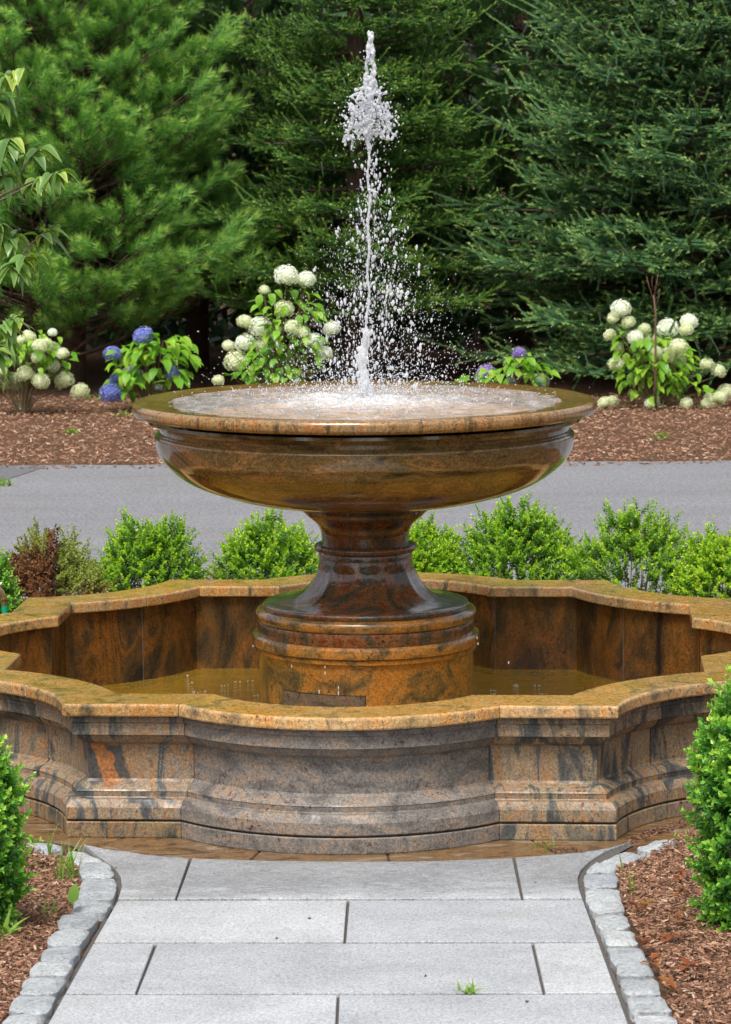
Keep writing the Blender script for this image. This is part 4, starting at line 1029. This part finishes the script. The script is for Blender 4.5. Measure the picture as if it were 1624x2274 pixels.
# dogwood --------------------------------------------------------------
def dogwood():
    rg = random.Random(4); y0 = -.6
    bp = at_y(-230, 1500, y0); root = empty('dogwood_tree', (bp.x, y0, 0)); tag(root, 'young dogwood with drooping folded leaves reaching in from the left edge', 'tree')
    B = Vector((bp.x, y0, 0))
    LM = [broad_leaf('leaf', .118, .060, .60, .35, M_dog, .12, .50, 9, .0015), broad_leaf('leaf', .112, .058, .95, .45, M_dog, .22, .66, 9, .0015), broad_leaf('leaf', .105, .055, .6, .4, M_dog, .45, .98, 9, .0015), broad_leaf('leaf', .118, .058, 1.2, .4, M_dog, .05, .38, 9, .0015)]
    top = Vector(at_y(-190, -60, y0))-B
    v, f = tube([(0, 0, -.03), (.01, 0, .6), top*.5+Vector((.0, 0, .1)), top], [.035, .03, .022, .008], 10)
    link('trunk', mesh_np('trunk', v, f, smooth=True), M_twig, root)
    #  tips: list of twig polylines (px) ending in leaf clusters
    tw = [[(-150, 330), (-40, 250), (10, 170), (55, 150)], [(-60, 290), (-10, 235), (5, 200)],
          [(-170, 520), (-60, 470), (30, 400), (75, 345), (100, 318)], [(-60, 470), (0, 445), (70, 410), (110, 385)], [(-60, 470), (10, 430), (80, 400), (140, 378)], [(-20, 330), (10, 318), (30, 305)], [(-20, 400), (10, 390), (20, 375)], [(-80, 380), (-20, 360), (10, 345)],
          [(-180, 700), (-40, 640), (20, 600), (70, 540), (125, 495)], [(-30, 620), (30, 580), (90, 560)], [(-60, 560), (10, 545), (45, 510)], [(-60, 640), (20, 600), (60, 565)], [(-70, 540), (-10, 500), (5, 495)],
          [(-180, 860), (-60, 790), (0, 745), (50, 695)], [(-60, 790), (0, 735), (30, 700)], [(-60, 800), (0, 770), (25, 745)], [(-60, 820), (-20, 790), (0, 770)]]
    parts = []
    for t in tw:
        dy = rg.uniform(-.22, .22); P = [Vector(at_y(x, y, y0+dy*(i/(len(t)-1))))-B for i, (x, y) in enumerate(t)]
        n = len(P); parts.append(tube(P, [.0065-.0045*i/(n-1) for i in range(n)], 5))
        end = P[-1]; dirv = (P[-1]-P[-2]).normalized()
        for k in range(rg.randint(10, 13)):
            s = rg.random()**.7*.10; pos = end-dirv*s
            a_ = rg.random()*2*PI; d = Vector((math.cos(a_), math.sin(a_)*.8-.15, rg.uniform(-.75, .10))) + dirv*.5
            o = bpy.data.objects.new('leaf', LM[rg.choice((0, 0, 1, 1, 2, 3))]); C.objects.link(o); o.parent = root
            o.location = pos; aim(o, d, rg.uniform(-.3, .3)); sc = rg.uniform(.62, .95); o.scale = (sc, sc, sc)
        m = P[-2].lerp(P[-1], .3)
        for k in range(2):
            o = bpy.data.objects.new('leaf', LM[rg.randrange(4)]); C.objects.link(o); o.parent = root
            o.location = m; a_ = rg.random()*2*PI; aim(o, Vector((math.cos(a_), math.sin(a_), -.4))+dirv*.5, rg.uniform(-.3, .3)); sc = rg.uniform(.6, .9); o.scale = (sc, sc, sc)
    # limbs from the trunk to each twig start
    for t in (tw[0], tw[2], tw[8], tw[13]):
        e = Vector(at_y(*t[0], y0))-B; s = top*max(.1, (e.z-.35)/top.z); parts.append(tube([s, s.lerp(e, .5)+Vector((0, 0, .03)), e], [.012, .010, .0065], 6))
    for t in (tw[1], tw[5], tw[6], tw[7], tw[10], tw[12], tw[16]):
        e = Vector(at_y(*t[0], y0))-B; s = Vector(at_y(t[0][0]-90, t[0][1]+110, y0))-B; parts.append(tube([s, e], [.008, .0062], 5))
    v, f = join(parts); link('twigs', mesh_np('twigs', v, f, smooth=True), M_twig, root)
dogwood()
# hydrangeas -----------------------------------------------------------
def flower_head(name, mat, seed, n=190, pet=.27):
    rg = np.random.default_rng(seed); cl = Cloud()
    for i in range(n):
        z = 1-2*(i+.5)/n; 
        if z < -.75: continue
        a_ = i*2.39996; r = math.sqrt(1-z*z); c = np.array([r*math.cos(a_), r*math.sin(a_), z])*rg.uniform(.80, 1.04); nn = unit(c+rg.normal(0, .15, 3))
        u, v = frame(nn); ph = rg.random()*PI; T = np.clip(.5+rg.normal(0, .22)+.15*z, 0, 1)
        for k in range(4):
            q = ph+k*PI/2; d = u*math.cos(q)+v*math.sin(q); sd = np.cross(nn, d); p = c+nn*.02
            tip = p+d*pet*.62+nn*.05; m = p+d*pet*.36+nn*.07
            cl.tri(np.array([[p, m+sd*pet*.24, tip], [p, tip, m-sd*pet*.24]]), np.array([T, T-.08]))
    cl.V.append(I1*.72); cl.F.append(F1+cl.n); cl.T.append(np.full(len(I1), .35)); cl.n += len(I1)
    me = cl.mesh(name); me.materials.append(mat); return me
FH = {k: [flower_head('flower_head', m, 60+i*7+j) for j in range(2)] for i, (k, m) in enumerate((('w', M_petw), ('c', M_petc), ('b', M_petb), ('p', M_petp), ('g', M_petg)))}
HL = [broad_leaf('leaf', .14, .088, .25, .25, M_hyd, .35, .5, 5), broad_leaf('leaf', .13, .085, .5, .3, M_hyd, .5, .75, 5), broad_leaf('leaf', .12, .075, .1, .2, M_hyd, .15, .35, 5), broad_leaf('leaf', .13, .085, .45, .3, M_hyd, .7, 1.0, 5)]
def hydrangea(name, label, bpxl, y, heads, leafs, seed, lsc=1.0, bias=(0, 1, 2, 3)):
    rg = random.Random(seed); b = at_y(bpxl, 900, y); B = Vector((b.x, y, 0)); root = empty(name, B); tag(root, label, 'flowering shrub', 'hydrangeas in the far bed')
    K = (y+13.9)/7195; st = []
    for (px, py, r, c) in heads:
        dy = rg.uniform(-.22, .22); p = Vector(at_y(px, py, y+dy))-B
        if p.z < .05: p.z = .05
        o = bpy.data.objects.new('flower_head', FH[c][rg.randrange(2)]); C.objects.link(o); o.parent = root; o.location = p
        s = r*K*1.0; o.scale = (s, s, s*.88); o.rotation_euler = (rg.uniform(-.5, .3), rg.uniform(-.4, .4), rg.uniform(0, 6))
        m = Vector((p.x*.35, p.y*.4, p.z*.45)); st.append(tube([(p.x*.08, p.y*.1, 0), m, p-Vector((0, 0, s*.5))], [.006, .005, .004], 4))
    for (cx, cy, rx, ry, n) in leafs:
        for k in range(n):
            a_ = rg.random()*2*PI; q = math.sqrt(rg.random()); px = cx+rx*q*math.cos(a_); py = cy+ry*q*math.sin(a_); dy = rg.uniform(-.25, .25)
            p = Vector(at_y(px, py, y+dy))-B
            if p.z < .04: continue
            o = bpy.data.objects.new('leaf', HL[rg.choice(bias)]); C.objects.link(o); o.parent = root; o.location = p
            d = Vector((((px-cx)/rx+rg.uniform(-.5, .5))*.9, rg.uniform(-1.0, -.1), rg.uniform(-.75, .25))); aim(o, d, rg.uniform(-.4, .4)); s = rg.uniform(.85, 1.3)*lsc; o.scale = (s, s, s)
            if k % 3 == 0: st.append(tube([(p.x*.1, p.y*.1, 0), (p.x*.5, p.y*.5, p.z*.5), p], [.005, .004, .002], 4))
    v, f = join(st); link('stem', mesh_np('stem', v, f), M_bstem, root)
def A6(l): return [(x*.5, 558+y*.5, r*.5*(1.06), c) for x, y, r, c in l]
def A7(l): return [(812+x*.5, 558+y*.5, r*.5*(1.06), c) for x, y, r, c in l]
hydrangea('white_hydrangea', 'loose white and cream hydrangea at the left edge of the far bed', 48, 16.2,
  A6([(130, 380, 28, 'c'), (92, 395, 22, 'c'), (175, 420, 32, 'c'), (235, 435, 34, 'c'), (170, 470, 30, 'c'), (278, 455, 26, 'c'), (237, 510, 28, 'w'), (50, 440, 20, 'c'), (15, 495, 24, 'c'), (110, 545, 38, 'c'), (45, 580, 46, 'c'), (180, 577, 38, 'c'), (285, 575, 42, 'c'), (355, 622, 38, 'c'), (100, 703, 30, 'c'), (232, 360, 20, 'w'), (10, 530, 22, 'c'), (120, 365, 16, 'w'), (205, 408, 24, 'c'), (-30, 540, 35, 'c')]),
  [(40, 800, 85, 50, 80), (100, 790, 60, 50, 36), (60, 760, 50, 35, 26)], 71, .75)
hydrangea('blue_hydrangea', 'blue hydrangea with broad bright leaves left of the bowl', 335, 16.35,
  A6([(638, 378, 44, 'b'), (500, 457, 38, 'b'), (495, 632, 50, 'b'), (515, 568, 27, 'b'), (768, 542, 38, 'b'), (578, 535, 30, 'g'), (620, 548, 22, 'g'), (705, 605, 16, 'g'), (745, 520, 15, 'b')]),
  [(340, 800, 88, 52, 95), (360, 770, 60, 30, 30), (300, 850, 40, 28, 16)], 72, 1.0, (1, 1, 3, 0))
hydrangea('white_hydrangea', 'tall white hydrangea full of round heads just left of the water jet', 615, 16.3,
  [(636, 612, 26, 'w'), (680, 620, 20, 'w'), (587, 644, 12, 'c'), (632, 686, 21, 'c'), (543, 714, 17, 'c'), (580, 730, 28, 'w'), (545, 763, 24, 'w'), (584, 769, 19, 'c'), (525, 803, 27, 'c'), (612, 818, 24, 'c'), (650, 728, 19, 'c'), (675, 740, 16, 'c'), (697, 759, 21, 'w'), (720, 787, 19, 'w'), (737, 731, 20, 'w'), (663, 835, 15, 'c'), (507, 768, 14, 'c'), (485, 845, 14, 'c')],
  [(640, 785, 90, 55, 110), (650, 700, 62, 60, 46), (580, 830, 80, 30, 34), (600, 665, 30, 30, 8)], 73, .9)
hydrangea('blue_hydrangea', 'low purple hydrangea behind the right side of the bowl rim', 1130, 16.4,
  A7([(682, 455, 30, 'p'), (535, 540, 38, 'p'), (520, 566, 32, 'g'), (640, 584, 26, 'g'), (780, 575, 36, 'g'), (765, 594, 20, 'b')]),
  [(1150, 830, 72, 30, 46), (1040, 842, 30, 12, 10), (1165, 805, 40, 20, 16)], 74, .95, (1, 3, 0, 0))
hydrangea('white_hydrangea', 'leggy white and cream hydrangea at the right of the far bed', 1455, 16.2,
  A7([(1135, 255, 42, 'w'), (1340, 343, 47, 'w'), (1437, 312, 37, 'w'), (1200, 382, 33, 'w'), (1100, 295, 25, 'c'), (1168, 316, 30, 'c'), (1085, 372, 28, 'c'), (1238, 347, 28, 'c'), (1262, 400, 35, 'c'), (1425, 350, 32, 'c'), (1295, 450, 30, 'c'), (1345, 462, 40, 'c'), (1385, 480, 38, 'c'), (1390, 425, 40, 'c'), (1112, 500, 32, 'c'), (1125, 430, 22, 'c'), (1517, 503, 30, 'c'), (1567, 533, 32, 'c'), (1285, 670, 38, 'c'), (1425, 680, 28, 'c'), (1545, 665, 42, 'c'), (1600, 625, 37, 'c'), (1575, 650, 30, 'c'), (1515, 717, 25, 'c'), (1060, 743, 28, 'c'), (1095, 745, 30, 'c'), (1265, 743, 26, 'c'), (1295, 745, 22, 'c')]),
  [(1460, 800, 88, 52, 120), (1440, 845, 60, 40, 46), (1540, 850, 50, 25, 18), (1390, 760, 30, 30, 14)], 75, .8, (1, 3, 0, 3))

# ------------------------------------------------------------------ small plants
def grass_tuft(name, px, py, h, n, seed, label, spread=.04, wd=.006, mat=M_weed, cat='weed', y=None, out=.5):
    rg = random.Random(seed); p = on_ground(px, py) if y is None else Vector(y)
    V = []; Fs = []; T = []
    for i in range(n):
        a_ = rg.random()*2*PI; L = h*rg.uniform(.5, 1.1); lean = rg.uniform(.1, out); b = Vector((rg.gauss(0, spread*.4), rg.gauss(0, spread*.4), 0)); d = Vector((math.cos(a_), math.sin(a_), 0)); sd = Vector((-math.sin(a_+.4), math.cos(a_+.4), 0)); o = len(V); k = 5
        for j in range(k+1):
            s = j/k; c = b+d*L*lean*s*s*1.2+Vector((0, 0, L*(s-.35*lean*s*s))); w = wd*.5*(1-s**2)+.0003
            V += [c-sd*w, c+sd*w+Vector((0, 0, w*.5))]; T += [.2+.6*s]*2
        for j in range(k): Fs.append([o+2*j, o+2*j+1, o+2*j+3, o+2*j+2])
    me = mesh_np(name, np.array([tuple(v) for v in V]), np.array(Fs), T, True)
    o = link(name, me, mat); o.location = p; tag(o, label, cat, 'small weeds by the path'); return o
grass_tuft('grass_tuft', 150, 1955, .16, 34, 1, 'clump of thin green grass beside the left kerb', .09, .005)
grass_tuft('grass_tuft', 112, 1903, .14, 5, 2, 'single tall grass shoot at the rust coloured paving on the left', .01, .008, out=.35)
grass_tuft('grass_tuft', 118, 2040, .09, 9, 3, 'thin grass sprout in the left mulch below the grass clump', .06, .005)
grass_tuft('grass_tuft', 1040, 2215, .060, 12, 4, 'small green weed growing in a slab joint on the path', .03, .011, out=1.3)
grass_tuft('grass_tuft', 1378, 1945, .11, 3, 5, 'upright grass blade beside the top of the right kerb', .01, .006, out=.2)
grass_tuft('grass_tuft', 1408, 1990, .12, 4, 6, 'grass blade standing in the right mulch near the kerb', .02, .005, out=.4)
grass_tuft('grass_tuft', 15, 2090, .13, 9, 7, 'broad bladed weed under the left front boxwood', .03, .016, out=1.0)
grass_tuft('grass_tuft', 55, 1998, .10, 6, 8, 'arching weed leaves beside the left front boxwood', .03, .012, out=1.2)
grass_tuft('grass_tuft', 500, 1915, .025, 4, 9, 'tiny seedling at the foot of the front basin wall', .01, .006)
grass_tuft('grass_tuft', 1205, 1882, .04, 8, 10, 'small fern like weed at the foot of the basin right of centre', .06, .008, out=1.4)
grass_tuft('grass_tuft', 1510, 1872, .05, 8, 12, 'low weed at the edge of the flagstones on the right', .08, .006, out=1.6)
for i, (x, y, lb) in enumerate(((272, 925, 'small green sprout in the mulch in front of the blue hydrangea'), (155, 965, 'small green sprout in the mulch at the far left'), (198, 888, 'dark green sprout beside the left white hydrangea'), (1465, 975, 'small green sprout in the mulch below the right white hydrangea'), (5, 1080, 'bright moss tuft on the far left of the drive'))):
    grass_tuft('seedling', x, y, .09, 14, 90+i, lb, .10, .02, out=1.2)
def seedling(px, py, seed, label, h=.05, mat=M_red):
    rg = random.Random(seed); p = on_ground(px, py); root = empty('red_seedling', p); tag(root, label, 'seedling', 'reddish seedlings in the right mulch')
    v, f = tube([(0, 0, 0), (.004, 0, h)], [.0012, .001], 4); link('stem', mesh_np('stem', v, f), M_bstem, root)
    me = broad_leaf('leaf', .042, .030, .3, .3, mat, rg.uniform(.1, .6), rg.uniform(.3, .9), 4)
    for k in range(4):
        o = bpy.data.objects.new('leaf', me); C.objects.link(o); o.parent = root; o.location = (.003, 0, h*(.7+.1*k)); a_ = rg.random()*6.3; aim(o, (math.cos(a_), math.sin(a_), rg.uniform(-.2, .9)))
sp = [(1502, 1970, 'reddish seedling just below the top of the right mulch bed'), (1415, 2035, 'olive seedling beside the right kerb'), (1432, 2045, 'pair of olive leaves beside the right kerb'), (1512, 2000, 'red seedling in mid bed under the right boxwood'), (1487, 2100, 'small red seedling near the middle of the right bed'), (1445, 2165, 'rust red seedling by the kerb low on the right'), (1430, 2125, 'yellowing seedling by the kerb low on the right'), (1480, 2210, 'orange seedling near the bottom of the right bed'), (1565, 2050, 'seedling at the right edge below the boxwood'), (1525, 2170, 'reddish seedling lower right of the mulch bed'), (1505, 2065, 'pale red seedling in the middle of the right bed'), (1560, 2000, 'tan seedling close to the right boxwood')]
for i, (x, y, lb) in enumerate(sp): seedling(x, y, 200+i, lb, random.Random(i).uniform(.03, .06))
# single leaf by the left kerb
me = broad_leaf('fallen_leaf', .075, .05, .1, .1, M_weed, .2, .35, 5); o = link('fallen_leaf', me); o.location = on_ground(160, 2008, .06); aim(o, (.15, .35, .75)); tag(o, 'oval dull green leaf standing against the left kerb', 'leaf')
# red leaved plant behind the basin
def red_plant():
    B = Vector(bpx(472, 2.7)); root = empty('red_leaved_plant', B); tag(root, 'thin plant with dark red leaves between two boxwoods', 'plant'); rg = random.Random(6)
    M_rl = leaf_mat('dark_red_leaf', [(0, (.10, .015, .02)), (.5, (.28, .04, .05)), (1, (.42, .12, .08))], .45, .3)
    me = broad_leaf('leaf', .035, .02, .3, .3, M_rl, .3, .7, 4); st = []
    for k in range(4):
        e = Vector((rg.uniform(-.05, .05), rg.uniform(-.04, .04), rg.uniform(.40, .50))); st.append(tube([(0, 0, 0), e*.6, e], [.003, .0025, .0015], 4))
        for q in range(12):
            o = bpy.data.objects.new('leaf', me); C.objects.link(o); o.parent = root; o.location = e*rg.uniform(.72, 1); a_ = rg.random()*6.3; aim(o, (math.cos(a_), math.sin(a_), rg.uniform(-.4, .4)))
    v, f = join(st); link('stem', mesh_np('stem', v, f), M_gstem, root)
red_plant()
# dead twig
def dead_twig():
    y = 15.9; b = at_y(1456, 900, y); B = Vector((b.x, y, 0)); root = empty('dead_branch', B); tag(root, 'bare forked brown twig rising behind the right white hydrangea', 'dead plant')
    def q(px, py): return Vector(at_y(px, py, y))-B
    parts = [tube([Vector((0, 0, 0)), q(1456, 800), q(1457, 700), q(1452, 655)], [.014, .011, .009, .007], 6), tube([q(1452, 668), q(1442, 635), q(1436, 612)], [.006, .004, .002], 5), tube([q(1453, 660), q(1458, 630), q(1463, 605)], [.006, .004, .002], 5), tube([q(1455, 690), q(1463, 660), q(1465, 640)], [.005, .003, .002], 5), tube([q(1450, 645), q(1448, 625), q(1450, 612)], [.004, .003, .0015], 5), tube([q(1440, 630), q(1434, 622)], [.003, .0015], 4)]
    v, f = join(parts); link('twig', mesh_np('twig', v, f, smooth=True), bark('dead_wood', (.12, .06, .04), (.24, .13, .09)), root)
dead_twig()
# tap -----------------------------------------------------------------
def tap():
    y = 1.55; p = at_y(4, 1330, y); B = Vector((p.x, y, 0)); root = empty('garden_tap', B); tag(root, 'brass garden tap with a green hose fitting behind the left basin corner', 'tap')
    def q(px, py, dy=0): return Vector(at_y(px, py, y+dy))-B
    v, f = tube([q(-12, 1300), q(-6, 1306), q(2, 1314), q(6, 1322), q(8, 1330)], [.014, .016, .016, .015, .014], 12); v2, f2 = tube([q(8, 1328), q(8.4, 1332)], [.020, .020], 12); v3, f3 = tube([q(9, 1333), q(10, 1346)], [.0145, .0145], 12)
    v4, f4 = tube([Vector((q(-14, 1300).x, 0, 0)), q(-14, 1303)], [.013, .013], 10)
    v, f = join([(v, f), (v2, f2), (v3, f3), (v4, f4)]); link('spout', auto_smooth(mesh_np('spout', v, f)), M_brass, root)
    v, f = tube([q(10.5, 1346), q(11.5, 1372)], [.0155, .0165], 14); link('hose_fitting', auto_smooth(mesh_np('hose_fitting', v, f)), M_green, root)
    v, f = tube([q(-12, 1302), q(-2, 1300), q(4, 1294)], [.006, .009, .004], 8); link('handle', auto_smooth(mesh_np('handle', v, f)), M_chrome, root)
tap()

# ------------------------------------------------------------------ mulch chips, litter
def chips(name, poly, n, seed, label, smin=.008, smax=.032, zr=.018, tshift=0.):
    rg = np.random.default_rng(seed); P = [on_ground(x, y) for x, y in poly]; xs = [p.x for p in P]; ys = [p.y for p in P]
    pts = []
    def inside(x, y):
        c = False; j = len(P)-1
        for i in range(len(P)):
            if (P[i].y > y) != (P[j].y > y) and x < (P[j].x-P[i].x)*(y-P[i].y)/(P[j].y-P[i].y)+P[i].x: c = not c
            j = i
        return c
    while len(pts) < n:
        x = rg.uniform(min(xs), max(xs)); y = rg.uniform(min(ys), max(ys))
        if inside(x, y): pts.append((x, y, gz(y)))
    pts = np.array(pts); m = n; pts[:, 2] += rg.random(m)*zr+.002
    for i in range(m): pts[i, 2] += .012*noise.noise(Vector((pts[i, 0]*9, pts[i, 1]*9, 0)))
    a_ = rg.random(m)*2*PI; pt = rg.normal(0, .28, m); L = rg.uniform(smin, smax, m)*rg.uniform(.6, 1, m); Wd = L*rg.uniform(.16, .42, m); H = Wd*.35
    ux = np.c_[np.cos(a_)*np.cos(pt), np.sin(a_)*np.cos(pt), np.sin(pt)]; uy = np.c_[-np.sin(a_), np.cos(a_), rg.normal(0, .3, m)]; uz = unit(np.cross(ux, uy))
    cs = [(-1, -.7, 0), (-.8, .8, 0), (1, .6, 0), (.85, -.8, 0), (-.9, -.5, 1), (-.7, .6, 1), (.8, .5, 1), (.75, -.6, 1)]
    V = np.stack([pts+ux*(L*.5*c[0])[:, None]+uy*(Wd*.5*c[1])[:, None]+uz*(H*c[2])[:, None] for c in cs], 1).reshape(-1, 3)
    q = np.array([[4, 5, 6, 7], [0, 4, 7, 3], [3, 7, 6, 2], [2, 6, 5, 1], [1, 5, 4, 0]]); Fs = (np.arange(m)[:, None, None]*8+q[None]).reshape(-1, 4)[:, ::-1]
    T = np.repeat(np.clip(rg.beta(1.6, 2.0, m)+tshift, 0, 1), 8)
    me = mesh_np(name, V, Fs, T); me.materials.append(M_chip)
    tag(link(name, me), label, 'mulch', kind='stuff')
chips('bark_mulch', [(60, 1880), (170, 1925), (185, 1960), (180, 2005), (120, 2085), (80, 2160), (25, 2240), (-30, 2330), (-200, 2330), (-150, 1860)], 15000, 1, 'brown shredded bark mulch in the bed left of the path')
chips('bark_mulch', [(1530, 1850), (1450, 1900), (1372, 1930), (1378, 1995), (1420, 2085), (1470, 2170), (1510, 2330), (1900, 2330), (1760, 1830)], 21000, 2, 'brown shredded bark mulch in the bed right of the path')
chips('bark_mulch', [(-60, 1036), (1700, 1023), (1700, 880), (-60, 880)], 22000, 3, 'reddish bark mulch in the far bed beyond the drive', .02, .055, .03, .06)
chips('debris', [(-60, 1037), (1700, 1024), (1700, 1031), (900, 1040), (-60, 1044)], 500, 13, 'scraps of mulch spilled over the far edge of the drive', .02, .06, .006, -.1)
chips('debris', [(1190, 1880), (1260, 1877), (1300, 1893), (1240, 1898)], 130, 4, 'dark bits of bark at the foot of the basin right of centre', .006, .02, .004, -.3)
chips('debris', [(1395, 1868), (1440, 1845), (1560, 1810), (1570, 1822), (1450, 1862), (1400, 1878)], 420, 5, 'dark bits of bark in the corner of the basin on the right', .008, .025, .006, -.25)
chips('debris', [(1120, 1925), (1280, 1925), (1280, 1995), (1180, 1995)], 14, 6, 'few brown bits scattered on the right end of the first slab row', .008, .02, .002, -.1)
def crumbs():
    rg = random.Random(9)
    for i, (x, y, lb) in enumerate(((615, 2084, 'small dark crumb on the middle left slab'), (687, 2040, 'dark crumb on the second slab row near the middle joint'), (1171, 2225, 'dark crumb near the joint low on the path'), (945, 2168, 'tiny dark crumb on the wide third row slab'), (258, 1928, 'dark crumb on the first slab by the left kerb'), (1190, 1960, 'rust brown leaf scrap on the first slab row at the right'))):
        p = on_ground(x, y, .016); v, f = blobs([(p, (.0055, .006, .004), rg.random())], 1)
        v = v+np.random.default_rng(i).normal(0, .0009, v.shape)
        tag(link('bark_crumb', mesh_np('bark_crumb', v, f), M_bark), lb, 'debris', 'crumbs on the path')
crumbs()
for o in bpy.data.objects:
    if o.type == 'MESH' and o.color[0] == 1 and o.color[3] == 1: pass
